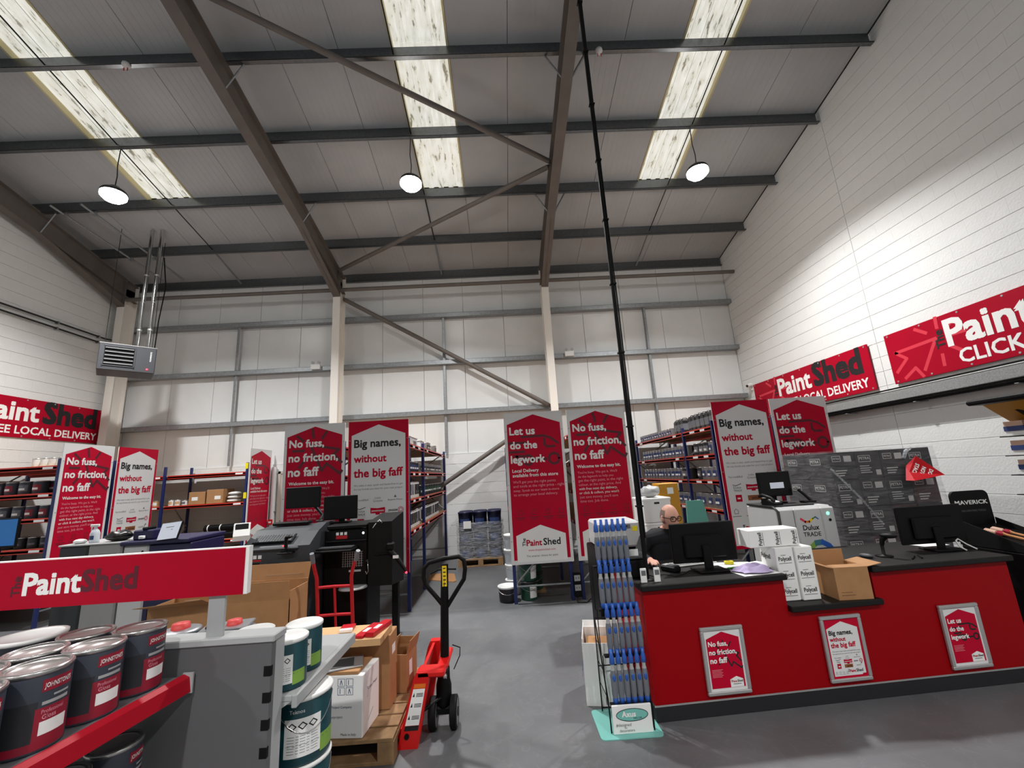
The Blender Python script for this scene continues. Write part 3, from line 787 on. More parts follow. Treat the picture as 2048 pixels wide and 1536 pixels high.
# ------------------------------------------------------------------ tins on the racks
def tin_mesh(r, h, body, lid, lab=None, lab2=None, n=16, a0=-2.2, a1=-0.6, rim='tin_metal', band=(.25, .72), sq=False):
    mb = MB(body)
    mb.lathe([(0, 0), (r*.97, 0), (r, .006), (r, h-.012)], n=n)
    mb.use(rim).lathe([(r, h-.012), (r*1.03, h-.008), (r*1.03, h), (r*.9, h)], n=n)
    mb.use(lid).lathe([(r*.9, h), (r*.88, h-.006), (0, h-.006)], n=n)
    if lab:
        mb.use(lab).lathe([(r*1.006, h*band[0]), (r*1.006, h*band[1])], n=6, a0=a0, a1=a1)
    if lab2:
        mb.use(lab2).lathe([(r*1.009, h*(band[0]+.08)), (r*1.009, h*(band[0]+.24))], n=6, a0=a0+.35, a1=a1-.35)
    return mb.mesh('paint_tin')
def caddy_mesh(w, d, h, body, lab):      # oblong can with shoulders, neck and strap handle
    mb = MB(body); b = .012
    mb.box(-w/2, w/2, -d/2, d/2, 0, h*.86, b)
    mb.box(-w/2+.012, w/2-.012, -d/2+.012, d/2-.012, h*.86, h*.92, .006)
    mb.cyl((w*.25, 0, h*.92), (w*.25, 0, h), .018, n=10)
    mb.tube([(-w*.35, 0, h*.91), (-w*.3, 0, h*.99), (0, 0, h*.99), (.02, 0, h*.91)], .007, 6)
    mb.use(lab).box(-w/2-.001, w/2+.001, -d/2-.001, d/2+.001, h*.2, h*.62)
    return mb.mesh('paint_can')
TINP = {}
def row(name, mesh, xs, ys, z, label, group, cat='tin', rzr=0.3, rz0=0.0, skip=0.0):
    for x in xs:
        for y in ys:
            if random.random() < skip: continue
            o = bpy.data.objects.new(name, mesh); C.objects.link(o)
            o.location = (x+random.uniform(-.004, .004), y+random.uniform(-.004, .004), z); o.rotation_euler = (0, 0, rz0+random.uniform(-rzr, rzr))
            o['label'] = label; o['category'] = cat; o['group'] = group
def fr(a, b, st):
    out = []
    while a <= b: out.append(a); a += st
    return out
# fronts face -X on the right-hand rack: label arc centred on pi, on the C rack centred on 0
silver_l = tin_mesh(.06, .145, 'tin_silver', 'tin_black', 'label_blue', 'white_print', a0=PI-.9, a1=PI+.9)
silver_m = tin_mesh(.078, .195, 'tin_silver', 'tin_black', 'label_blue', 'white_print', a0=PI-.9, a1=PI+.9)
dark_m = tin_mesh(.078, .195, 'tin_charcoal', 'tin_black', 'tin_silver', 'white_print', a0=PI-.9, a1=PI+.9)
black_can = caddy_mesh(.2, .12, .27, 'tin_black', 'grip_grey')
z3, z2, z1, z0 = [l+.003 for l in LV[::-1]]
X0 = 3.235
row('paint_tin', silver_l, [X0, X0+.13], fr(7.95, 9.75, .135), z3, 'small silver tin on the top shelf of the rack behind the man', 'small silver tins on the top shelf')
row('paint_can', black_can, [X0+.06], fr(6.35, 7.15, .15)+fr(7.42, 7.8, .15), z3, 'tall black can with grey label on the top shelf behind the man', 'tall black cans on the top shelf', 'can', rzr=.05)
row('paint_tin', silver_m, [X0+.02, X0+.19], fr(7.45, 9.75, .168), z2, 'silver tin on the second shelf of the rack behind the man', 'silver tins on the second shelf')
row('paint_tin', dark_m, [X0+.02, X0+.19], fr(6.68, 7.1, .168), z2, 'dark tin with silver label on the second shelf behind the man', 'dark tins on the second shelf')
row('paint_tin', silver_m, [X0+.02, X0+.19], [6.34, 6.51], z2, 'silver tin at the near end of the second shelf behind the man', 'silver tins at the near end of the second shelf')
row('paint_tin', silver_m, [X0+.02, X0+.19], fr(7.788, 9.75, .168), z1, 'silver tin on the third shelf of the rack behind the man', 'silver tins on the third shelf')
row('paint_tin', dark_m, [X0+.02, X0+.19], [7.015, 7.45, 7.618], z1, 'dark tin with silver label on the third shelf behind the man', 'dark tins on the third shelf')
row('paint_tin', silver_m, [X0+.02, X0+.19], fr(6.34, 6.9, .168), z1, 'silver tin at the near end of the third shelf behind the man', 'silver tins at the near end of the third shelf')
row('paint_tin', silver_m, [X0+.02], fr(7.5, 9.2, .2), z0, 'silver tin on the lowest shelf of the rack behind the man', 'silver tins on the lowest shelf')
tub_m = tin_mesh(.095, .21, 'tin_silver', 'tin_silver', 'label_blue', 'white_print', a0=PI-.9, a1=PI+.9)
row('paint_tub', tub_m, [X0+.04], fr(6.35, 7.2, .21), z0, 'large silver tub on the lowest shelf, near end, behind the man', 'large silver tubs on the lowest shelf', 'tub')
# rack beside the drums: fronts face +X
XC = -1.455
wtin = tin_mesh(.062, .24, 'white_print', 'tin_black', 'ink_black', 'ink_grey', a0=-.8, a1=.8, band=(.2, .85))
mtin = tin_mesh(.075, .165, 'tin_charcoal', 'tin_black', 'label_blue', 'white_print', a0=-.9, a1=.9)
stin = tin_mesh(.075, .165, 'tin_silver', 'tin_black', 'tin_charcoal', 'white_print', a0=-.9, a1=.9)
gtin = tin_mesh(.075, .18, 'tin_charcoal', 'tin_black', 'green_tub', 'white_print', a0=-.9, a1=.9)
row('filler_tin', wtin, [XC], fr(6.3, 7.25, .14)+fr(7.5, 9.3, .14), z0, 'tall white and black tin on the lowest shelf of the rack by the drums', 'tall white tins on the lowest shelf by the drums')
row('filler_tin', wtin, [XC], fr(6.3, 7.25, .14), z1, 'tall white and black tin on the third shelf of the rack by the drums', 'tall white tins on the third shelf by the drums')
row('paint_tin', gtin, [XC-.02, XC-.19], fr(7.45, 9.75, .17), z1, 'dark green labelled tin on the third shelf of the rack by the drums', 'green labelled tins on the third shelf by the drums')
row('paint_tin', mtin, [XC-.02, XC-.19], fr(6.3, 7.25, .17), z2, 'charcoal tin with blue label on the second shelf by the drums', 'charcoal tins on the second shelf by the drums')
row('paint_tin', stin, [XC-.02, XC-.19], fr(7.45, 9.75, .17), z2, 'silver tin with charcoal label on the second shelf by the drums', 'silver tins on the second shelf by the drums')
row('paint_tin', stin, [XC-.02], [8.2, 8.36, 9.1], z3, 'silver tin with charcoal label on the top shelf by the drums', 'silver tins on the top shelf by the drums')
clear = MB('pail_white').box(-.14, .14, -.2, .2, 0, .13, .012).use('alu').box(-.145, .145, -.205, .205, .13, .15, .008).use('ink_grey').box(.141, .1415, -.1, .1, .03, .09).mesh('storage_tub')
row('storage_tub', clear, [-1.55], [6.45, 6.9, 7.6], z3, 'clear lidded storage tub on the top shelf of the rack by the drums', 'clear storage tubs', 'tub', rzr=.03)
# far left rack: fronts face the camera
jt = tin_mesh(.088, .19, 'tin_navy', 'tin_lid_grey', 'grip_grey', 'white_print', a0=-2.4, a1=-.7)
jt2 = tin_mesh(.088, .19, 'tin_navy', 'tin_lid_grey', 'tin_crimson', 'white_print', a0=-2.4, a1=-.7)
bt = tin_mesh(.075, .16, 'tin_black', 'tin_black', 'tin_charcoal', 'ink_grey', a0=-2.4, a1=-.7)
row('paint_tin', jt, fr(-8.0, -6.8, .4), [6.72, 6.92], 1.85, 'grey labelled tin on the upper shelf of the far left rack', 'grey labelled tins on the far left upper shelf')
row('paint_tin', jt2, fr(-7.8, -6.75, .4), [6.72, 6.92], 1.85, 'crimson labelled tin on the upper shelf of the far left rack', 'crimson labelled tins on the far left upper shelf')
row('paint_tin', jt, fr(-7.9, -7.1, .21), [6.75], 1.49, 'grey labelled tin on the middle shelf of the far left rack', 'grey labelled tins on the far left middle shelf')
row('paint_tin', jt2, [-7.28+.2, -6.88], [6.75], 1.49, 'crimson labelled tin on the middle shelf of the far left rack', 'crimson labelled tins on the far left middle shelf')
row('paint_tin', bt, fr(-7.7, -6.75, .18), [6.74], 1.07, 'black tin on the shadowed shelf of the far left rack', 'black tins on the far left rack')
row('paint_tin', bt, fr(-7.7, -6.75, .18), [6.74], .704, 'black tin on the lowest stocked shelf of the far left rack', 'black tins low on the far left rack')
wb = tin_mesh(.055, .13, 'white_print', 'white_print', 'white_plastic', n=14)
row('white_bottle', wb, fr(-7.15, -6.72, .12), [6.75, 6.9], 2.249, 'small white pot on top of the far left rack', 'white pots on top of the far left rack', 'pot')
# things on the back rack
def carton(name, label, x, y, z, w, d, h, rz=0, m='card', tape=True, lab=None, group=None):
    t = thing(name, label, 'box', (x, y, z), rz, group)
    MB(m).box(-w/2, w/2, -d/2, d/2, 0, h, .006).build('carton_body', t, world=False)
    if tape: MB('card_dark').box(-w/2+.002, w/2-.002, -.025, .025, h, h+.001).build('tape', t, world=False)
    if lab: MB('white_print').box(lab[0], lab[1], -d/2-.0015, -d/2, lab[2], lab[3]).build('label_sheet', t, world=False)
    return t
zb = 1.495
carton('cardboard_box', 'brown carton on the back rack, beside the small pots', -6.35, 9.35, zb, .33, .4, .25, 0, lab=(-.1, .02, .08, .15))
carton('cardboard_box', 'brown carton on the back rack, next to the white bags', -6.0, 9.36, zb, .33, .4, .28, .03, lab=(.0, .12, .08, .15))
for i in range(3):
    single(MB('white_plastic').ell((0, 0, .036), .12, .16, .036, 14, 6), 'white_bag', ['lowest', 'middle', 'topmost'][i]+' of the flat white bags stacked on the back rack', 'bag', (-5.69+.008*i, 9.32, zb+.0725*i), 0, 'white bags on the back rack')
for z, lab in ((1.56, 'lower'), (2.16, 'upper')):
    single(MB('label_yellow').box(-.03, .03, 0, .002, 0, .12), 'yellow_tag', lab+' yellow tag hung on the back rack upright', 'tag', (-5.345, 9.097, z))
pot = tin_mesh(.05, .12, 'white_print', 'white_plastic', 'mdf', n=14)
row('small_pot', pot, [-6.87, -6.75], [9.18], zb, 'small white pot with tan label on the back rack', 'small pots on the back rack', 'pot')
row('small_pot', tin_mesh(.055, .1, 'white_print', 'white_plastic', 'ink_grey', n=14), [-6.6], [9.18], zb, 'squat white tub next to the brown cartons on the back rack', 'squat tubs', 'pot')
row('small_pot', tin_mesh(.06, .12, 'mdf', 'white_plastic', 'white_print', n=14), [-7.2], [9.2], zb, 'tan pot by the blue upright of the back rack', 'tan pots', 'pot')
for i, z in enumerate((.855, .995)):
    t = thing('wrapped_roll', ('upper' if i else 'lower')+' of two black rolls with white bands lying on the back rack', 'roll', (-5.75, 9.3, z))
    MB('black_plastic').cyl((-6.22, 9.3, z), (-5.4, 9.3, z), .068, n=16).build('roll', t)
    for x in (-6.15, -5.9, -5.6): MB('white_print').cyl((x, 9.3, z), (x+.02, 9.3, z), .0695, n=16).build('band', t)
for i in range(3):
    carton('cardboard_box', ['left', 'middle', 'right'][i]+' of three small brown cartons low on the back rack', -6.12+i*.27, 9.3, .165, .25, .35, .42+.02*i, 0)
# ------------------------------------------------------------------ sales counter
CX_ = Matrix.Translation((.95, 3.275, 0)) @ Matrix.Rotation(CA, 4, 'Z')       # counter frame: x along the front, y behind it
def cbox(mb, *a, b=0.0): n = len(mb.v); mb.box(*a, b=b); return mb.xf(CX_, n)
WT = .87
t = thing('sales_counter', 'long red sales counter with black worktops and dark plinth', 'counter', (.95, 3.275, 0), CA)
cbox(MB('counter_red'), 0, 1.07, 0, .72, .1, WT-.04).build('left_cabinet', t)
cbox(MB('counter_red'), 1.07, 1.77, 0, .72, .1, .61).build('low_cabinet', t)
cbox(MB('counter_red'), 1.77, 2.9, 0, .72, .1, WT-.04).build('right_cabinet', t)
cbox(MB('worktop'), -.02, 1.085, -.04, .74, WT-.04, WT, b=.006).build('left_worktop', t)
cbox(MB('worktop'), 1.072, 1.79, -.045, .74, .61, .65, b=.006).build('low_worktop', t)
cbox(MB('worktop'), 1.755, 2.92, -.045, .74, WT-.04, WT, b=.006).build('right_worktop', t)
cbox(MB('plinth'), -.006, 2.905, -.008, .72, 0, .1, b=.004).build('plinth', t)
cbox(MB('alu'), -.008, 2.907, -.011, -.007, .094, .104).build('plinth_highlight', t)  # bright strip painting the highlight line along the plinth top
# cable pole from counter to roof
t = thing('cable_pole', 'thin black cable pole rising from the counter to the roof', 'pole', (1.032, 3.39, WT))
zt = roofz(3.39)-.02
MB('black_plastic').tube([(1.032, 3.39, WT), (1.032, 3.39, zt)], .0165, 10).build('pole', t)
MB('black_plastic').tube([(1.052, 3.385, WT+.3), (1.056, 3.385, 3), (1.05, 3.385, 5), (1.054, 3.385, zt)], .006, 6).build('cable', t)
z = 1.4
while z < zt-.2:
    MB('black_soft').box(1.01, 1.062, 3.368, 3.412, z, z+.012).build('cable_tie', t); z += .62
MB('black_plastic').lathe([(0, .012), (.045, .012), (.05, 0)], (1.032, 3.39, WT), 16).build('base_flange', t)
for i, x in enumerate((.965, 1.065)):
    single(MB('white_print').box(0, .045, 0, .012, 0, .1, .003).use('ink_grey').box(.006, .039, -.0008, 0, .05, .085), 'white_card_holder', 'small white card stand '+('left' if i == 0 else 'right')+' of the cable pole foot', 'card stand', (x, 3.32, WT), 0)
# receipt printer
t = thing('receipt_printer', 'black receipt printer with white paper beside the cable pole', 'printer', (.985, 3.56, WT), .1)
MB('black_plastic').box(-.075, .075, -.1, .1, 0, .13, .012).build('body', t, world=False)
MB('black_soft').box(-.07, .07, -.09, .09, .13, .15, .01).build('cover', t, world=False)
MB('paper').box(-.04, .04, -.03, -.028, .14, .2).build('paper_slip', t, world=False)
# monitors
def monitor(loc, rz, w, h, zb, label, on=None, base=(.24, .19), m='black_plastic', stand=True, screen_front=True):
    """screen looks along local -y when screen_front else +y; panel bottom zb above loc"""
    t = thing('monitor', label, 'monitor', loc, rz)
    MB(m).box(-w/2, w/2, -.012, .012, zb, zb+h, .006).build('panel', t, world=False)
    f = -1 if screen_front else 1
    MB('screen_black' if not on else on).box(-w/2+.012, w/2-.012, f*.0125, f*.013, zb+.018, zb+h-.012).build('screen', t, world=False)
    MB(m).box(-w*.32, w*.32, -f*.012, -f*.04, zb+h*.12, zb+h*.7, .012).build('rear_housing', t, world=False)
    if stand:
        MB(m).box(-.035, .035, -f*.038, -f*.058, .01, zb+h*.45, .006).build('neck', t, world=False)
        MB(m).box(-base[0]/2, base[0]/2, -f*.05-base[1]*.5, -f*.05+base[1]*.5, 0, .014, .006).build('foot', t, world=False)
    return t
monitor((1.585, 3.60, WT+.001), .02, .53, .305, .055, 'black monitor seen from behind in front of the seated man', screen_front=False)
monitor((3.655, 3.76, WT+.001), .0, .58, .31, .045, 'black monitor seen from behind beside the handheld scanner', screen_front=False)
# desk clutter on the left worktop
t = thing('card_terminal', 'black card payment terminal with grey top on the counter', 'card terminal', (1.3, 3.62, WT), .5)
MB('black_plastic').box(-.04, .04, -.075, .075, 0, .045, .01).build('body', t, world=False)
MB('grey_light').box(-.03, .03, .02, .06, .045, .048).build('screen', t, world=False)
MB('grey_plastic').box(-.03, .03, -.06, .01, .045, .049).build('keypad', t, world=False)
single(MB('black_plastic').tube([(1.04, 3.55, .885), (1.1, 3.45, .88), (1.2, 3.5, .878), (1.26, 3.42, .878), (1.36, 3.48, .878), (1.42, 3.55, .88), (1.52, 3.5, .88), (1.55, 3.56, .885)], .004, 6), 'loose_cable', 'tangled black cable lying between printer and monitor foot', 'cable')
t = thing('keyboard', 'white computer keyboard behind the monitor foot', 'keyboard', (1.55, 3.8, WT), .2)
MB('white_plastic').box(-.2, .2, -.065, .065, 0, .016, .005).build('case', t, world=False)
mb = MB('grey_light')
for r in range(4):
    for c in range(13): mb.box(-.185+c*.0285, -.162+c*.0285, -.052+r*.027, -.03+r*.027, .016, .021)
mb.build('keys', t, world=False)
t = thing('mouse', 'black computer mouse under the hand of the man', 'mouse', (1.215, 3.74, WT), .2)
MB('black_plastic').ell((0, 0, .014), .03, .052, .02, 14, 8).build('shell', t, world=False)
MB('grey_plastic').cyl((-.003, .025, .034), (.003, .025, .034), .006, n=8).build('wheel', t, world=False)
for i, (x, y, rz, lab) in enumerate(((1.86, 3.42, .12, 'front white paper sheet lying on the left worktop'), (1.83, 3.66, -.2, 'white paper sheet lying under the yellow sticker roll'), (1.97, 3.58, .4, 'white paper sheet lying partly under the lilac cloth'))):
    single(MB('paper').box(-.15, .15, -.105, .105, 0, .002).use('ink_grey').box(-.1, .05, .03, .034, .002, .0023).box(-.1, .08, .01, .014, .002, .0023), 'paper_sheet', lab, 'paper', (x, y, WT+.001+.0025*i), rz)
single(MB('plain_green').box(-.11, .11, -.006, .006, 0, .01, .003), 'green_ruler', 'green ruler lying on the papers', 'ruler', (1.83, 3.54, WT+.009), .08)
single(MB('label_yellow').lathe([(.022, 0), (.036, 0), (.036, .02), (.022, .02), (.022, 0)], n=18), 'sticker_roll', 'small yellow sticker roll on the papers', 'roll', (1.82, 3.7, WT+.009))
mb = MB('lilac'); nn = 14
vs = []; fs = []
for i in range(nn+1):
    for j in range(nn+1):
        u, v = i/nn-.5, j/nn-.5
        e = max(0, 1-(2*abs(u))**4)*max(0, 1-(2*abs(v))**4)
        z = e*(.032+.018*math.sin(9*u+3)*math.cos(11*v)+.014*math.sin(17*v+5*u))
        vs.append((u*.27*(1+.15*math.sin(5*v)), v*.17*(1+.2*math.sin(6*u+1)), max(.002, z)))
for i in range(nn):
    for j in range(nn): a = i*(nn+1)+j; fs.append((a, a+nn+1, a+nn+2, a+1))
mb.add(vs, fs, True)
single(mb, 'crumpled_cloth', 'crumpled lilac cloth at the right end of the left worktop', 'cloth', (1.86, 3.3+.12, WT+.012), .1)
# boxes with lettering on the low section
def text_box(t, w, d, h, s, spots, vertical, m='white_print'):
    MB(m).box(-w/2, w/2, -d/2, d/2, 0, h, .005).build('carton_body', t, world=False)
    for (x, z, wd) in spots:
        mb = MB('ink_black')
        if vertical: put_text(mb, s, (x, -d/2-.0012, z), wd, (0, 0, 1), (-1, 0, 0), bold=.02, height=wd*.42); stroke(mb, [(x+.012, z), (x+.012, z+wd)], .003, (0, -d/2-.0012, 0), (1,0,0), (0,0,1))
        else: put_text(mb, s, (x, -d/2-.0012, z), wd, bold=.02, height=wd*.42); stroke(mb, [(x, z-.018), (x+wd, z-.018)], .003, (0, -d/2-.0012, 0), (1,0,0), (0,0,1)); stroke(mb, [(x+.02, z+.04), (x+wd*.6, z+.04)], .003, (0, -d/2-.0012, 0), (1,0,0), (0,0,1))
        mb.build('lettering', t, world=False)
ra = .03
t = thing('lettered_carton', 'white lettered carton standing on end, nearer the open brown box', 'box', (2.262, 3.5, .651), ra)
text_box(t, .14, .2, .38, 'Polycell', [(-.055, .29, .1), (-.055, .175, .1), (-.055, .06, .1)], False)
t = thing('lettered_carton', 'white lettered carton standing on end, behind the lilac cloth', 'box', (2.115, 3.51, .651), ra)
text_box(t, .14, .2, .38, 'Polycell', [(-.055, .285, .1), (-.055, .17, .1), (-.055, .055, .1)], False)
mb = MB('ink_black'); put_text(mb, 'Polycell', (-.0735, .08, .29), .11, (0, -1, 0), (0, 0, 1), bold=.02, height=.05); mb.build('lettering', t, world=False)
t = thing('lettered_carton', 'white lettered carton lying across the two upright ones', 'box', (2.08, 3.53, 1.034), 0.0)
text_box(t, .395, .17, .13, 'Polycell', [(-.1, .015, .095), (.035, .015, .095), (.17, .015, .095)], True)
# open brown box
def open_box(t, w, d, h, m='card', flaps=((0, 70, .9), (1, 20, .9), (2, 160, .8), (3, 20, .8)), fl=.12, th=.005, inner='card_dark'):
    mb = MB(m); mb.box(-w/2, w/2, -d/2, d/2, 0, th)
    mb.box(-w/2, w/2, -d/2, -d/2+th, th, h).box(-w/2, w/2, d/2-th, d/2, th, h).box(-w/2, -w/2+th, -d/2+th, d/2-th, th, h).box(w/2-th, w/2, -d/2+th, d/2-th, th, h)
    mb.build('carton_body', t, world=False)
    for side, ang, k in flaps:           # 0 back, 1 right, 2 front, 3 left ; angle up from horizontal-outward
        a = math.radians(ang); c, s_ = math.cos(a)*fl*k, math.sin(a)*fl*k
        if side in (0, 2):
            sg = 1 if side == 0 else -1; y = sg*d/2
            p = [(-w/2, y, h), (w/2, y, h), (w/2, y+sg*c, h+s_), (-w/2, y+sg*c, h+s_)]
        else:
            sg = 1 if side == 1 else -1; x = sg*w/2
            p = [(x, -d/2, h), (x, d/2, h), (x+sg*c, d/2, h+s_), (x+sg*c, -d/2, h+s_)]
        MB(m).prism(p, (0, 0, .004) if abs(ang-90) > 45 else ((0, .004, 0) if side in (0, 2) else (.004, 0, 0))).build('flap', t, world=False)
t = thing('open_carton', 'open brown cardboard box on the low counter section', 'box', (2.56, 3.46, .651), -.06)
open_box(t, .25, .24, .222, flaps=((0, 88, .75), (1, 10, .9), (3, 10, .4), (2, 178, .7)))
MB('card_dark').box(-.1, .0, -.1215, -.12, .03, .035).box(-.1, -.02, -.1215, -.12, .05, .054).build('print', t, world=False)
MB('card').box(-.12, .12, -.115, .115, .06, .15).build('packed_board', t, world=False)
single(MB('white_plastic').lathe([(0, 0), (.05, 0), (.05, .09), (.02, .09), (.02, .02)], n=20), 'paper_roll', 'white paper roll behind the lettered cartons', 'roll', (2.36, 3.78, .651))
# right worktop clutter
t = thing('barcode_scanner', 'black handheld scanner on its stand on the right worktop', 'scanner', (3.07, 3.62, WT), .6)
MB('black_plastic').lathe([(0, 0), (.06, 0), (.06, .008), (.02, .014), (.012, .02), (.012, .1)], n=16).build('stand', t, world=False)
mb = MB('black_plastic'); mb.tube([(0, .0, .09), (0, -.01, .13), (0, -.03, .155)], [.016, .019, .022], 10); mb.ell((0, -.055, .165), .032, .06, .02, 14, 8); mb.build('scanner_head', t, world=False)
single(MB('grey_plastic').ell((0, 0, .015), .03, .055, .018, 14, 8), 'mouse', 'grey computer mouse left of the handheld scanner', 'mouse', (2.92, 3.62, WT), .3)
for i, (x, y, rz) in enumerate(((3.2, 3.5, .7), (3.27, 3.52, 1.0))):
    t = thing('black_pen', ('nearer' if i == 0 else 'farther')+' black pen lying right of the handheld scanner', 'pen', (x, y, WT+.006), rz)
    MB('black_plastic').cyl((-.07, 0, 0), (.055, 0, 0), .0055, n=8).build('barrel', t, world=False); MB('grey_light').cyl((.055, 0, 0), (.07, 0, 0), .004, .001, n=8).build('tip', t, world=False)
single(MB('paper').box(-.12, .12, -.09, .09, 0, .003), 'paper_sheet', 'white paper sheet under the right-hand monitor', 'paper', (3.75, 3.95-.02, WT+.001), .2)
single(MB('white_plastic').tube([(3.86, 3.62, .877), (3.84, 3.68, .91), (3.8, 3.7, .95), (3.76, 3.68, .94), (3.74, 3.64, .9), (3.75, 3.6, .877)], .006, 8), 'white_cable', 'looped white cable on the right worktop', 'cable')
# telescopic pole stand
t = thing('roller_pole_stand', 'black wire stand with white card and mint base for roller poles', 'display stand', (.75, 3.3, 0))
mb = MB('mint'); r = .03; x0, x1, y0, y1 = .535, .945, 3.12, 3.48
pts = []
for cx, cy, a in ((x1-r, y0+r, -90), (x1-r, y1-r, 0), (x0+r, y1-r, 90), (x0+r, y0+r, 180)):
    for k in range(5): q = math.radians(a+k*22.5); pts.append((cx+r*math.cos(q), cy+r*math.sin(q), 0))
mb.prism(pts, (0, 0, .006)).build('base_sheet', t)
mb = MB('white_print').box(.627, .888, 3.165, 3.18, .006, .172, .003); mb.build('front_card', t)
mb = MB('mint'); n = 28
mb.poly([(.757+.105*math.cos(2*PI*i/n), 3.1638, .115+.036*math.sin(2*PI*i/n)) for i in range(n)]); mb.build('logo_oval', t)
mb = MB('ink_black'); stroke(mb, [(.757+.105*math.cos(2*PI*i/n), .115+.036*math.sin(2*PI*i/n)) for i in range(n+1)], .004, (0, 3.1636, 0), (1,0,0), (0,0,1)); mb.build('logo_border', t)
mb = MB('white_print'); put_text(mb, 'Axus', (.69, 3.163, .105), .09, bold=.03); mb.build('logo_lettering', t)
mb = MB('ink_black'); put_text(mb, 'DECOR', (.765, 3.1625, .09), .055); mb.build('logo_lettering', t)
mb = MB('ink_grey'); put_text(mb, '#designed', (.645, 3.163, .052), .1); put_text(mb, 'for', (.70, 3.163, .038), .018); put_text(mb, 'decorators', (.665, 3.163, .02), .1); mb.build('slogan_lettering', t)
for sx in (.615, .9):
    MB('black_plastic').tube([(sx, 3.18, .01), (sx, 3.2, .2), (sx, 3.42, .62), (sx, 3.45, .62), (sx, 3.45, .01)], .005, 6).build('side_wire', t)
    for z, ya, yb in ((.2, 3.2, 3.45), (.34, 3.27, 3.45), (.48, 3.345, 3.45)):
        MB('black_plastic').tube([(sx, ya, z), (sx, yb, z)], .003, 6).build('cross_wire', t)
for z, y in ((.03, 3.45), (.62, 3.45), (.62, 3.42), (.3, 3.45)): MB('black_plastic').tube([(.615, y, z), (.9, y, z)], .004, 6).build('rail_wire', t)
tiers = [(3.21, .165, .49), (3.262, .44, .77), (3.318, .72, 1.05), (3.375, 1.0, 1.333)]
for i, (y, za, zb_) in enumerate(tiers):
    MB('black_plastic').box(.63, .905, y-.02, y+.026, za-.012, za-.002).build('tier_shelf', t)
    MB('black_plastic').box(.615, .62, y-.01, y+.0, max(.01, za-.3), za).box(.905-.005, .91, y-.01, y, max(.01, za-.3), za).build('tier_post', t)
pole = MB('blue_plastic')
H_ = .325
pole.lathe([(0, 0), (.014, 0), (.015, .03), (.014, .035)], n=10)
pole.use('grip_grey').lathe([(.014, .035), (.0165, .06), (.0165, .17), (.013, .2)], n=10)
pole.use('blue_plastic').ell((0, -.0135, .155), .009, .006, .024, 8, 6)
pole.use('grey_light').lathe([(.013, .2), (.01, .215), (.01, .235)], n=10)
pole.use('blue_plastic').lathe([(.01, .235), (.015, .24), (.013, .28), (.0095, .29), (.0085, H_), (0, H_)], n=10)
for _i, _v in enumerate(pole.v): pole.v[_i] = Vector((_v.x*1.25, _v.y*1.2, _v.z))
pm = pole.mesh('roller_pole')
names = ['lowest', 'second', 'third', 'topmost']
for i, (y, za, zb_) in enumerate(tiers):
    for k in range(6):
        o = bpy.data.objects.new('roller_pole', pm); C.objects.link(o); o.location = (.668+.0432*k+(.01 if i in (1, 3) else 0), y, za+.001)
        o['label'] = 'blue roller pole, %s from the counter, %s tier of the stand' % (['sixth', 'fifth', 'fourth', 'third', 'second', 'first'][k], names[i]); o['category'] = 'roller pole'; o['group'] = 'blue roller poles on the stand'
t = thing('open_carton', 'open white cardboard box behind the roller pole stand', 'box', (.70, 3.70, 0), -.2)
open_box(t, .29, .36, .42, m='white_print', flaps=((3, 95, .25), (0, 60, .4)))
MB('label_blue').box(-.1615, -.16, -.1, .06, .2, .215).box(-.1615, -.16, -.12, .08, .17, .178).build('print', t, world=False)
MB('card').box(-.12, .12, -.15, .15, .2, .36).build('packed_board', t, world=False)
# ------------------------------------------------------------------ foreground gondola
mat('gondola_grey', (96, 97, 99), 0.45); mat('gondola_light', (172, 174, 175), 0.4); mat('shelf_red', (168, 12, 34), 0.5, spec=.2)
mat('post_clear', (176, 178, 180), 0.3, alpha=.8)
t = thing('shelf_unit', 'grey metal shop shelf unit with red-edged shelf in the foreground', 'shelf unit', (-1.5, 1.9, 0))
YP = 1.78
MB('gondola_grey').box(-2.7, -.905, YP, YP+.03, 0, 1.14).build('end_panel', t)
MB('gondola_light').box(-2.7, -.895, YP-.006, YP+.09, 1.14, 1.166, .004).build('top_ledge', t)
MB('gondola_light').box(-.945, -.905, YP+.03, YP+.1, 0, 1.14, .003).build('upright', t)
z = 1.06
while z > .05:
    MB('black_soft').box(-.93, -.9035, YP-.0012, YP+.012, z-.034, z).build('slot', t); z -= .088
MB('gondola_grey').box(-1.3, -1.28, YP+.03, 2.62, 0, .9).build('back_panel', t)
MB('gondola_light').box(-1.9, -.87, YP+.1, 2.55, .893, .915, .003).build('shelf', t)
MB('gondola_light').box(-.872, -.85, YP+.1, 2.55, .868, .916, .004).build('shelf_lip', t)
MB('gondola_light').prism([(-.872, YP+.1, .893), (-1.25, YP+.1, .893), (-1.25, YP+.1, .7), (-1.2, YP+.1, .7)], (0, .012, 0)).build('bracket', t)
MB('gondola_grey').box(-1.9, -.80, YP+.1, 2.55, 0, .115, .004).build('base_shelf', t)
def ex(y): return -1.212+(y-1.76)*.118
ya, yb = .7, 1.765
def shelf_slab(z, parent, nm):
    MB('galv').prism([(ex(ya), ya, z-.02), (ex(yb), yb, z-.02), (-2.6, yb, z-.02), (-2.6, ya, z-.02)], (0, 0, .02)).build(nm, parent)
shelf_slab(1.05, t, 'shelf'); shelf_slab(.5, t, 'shelf')
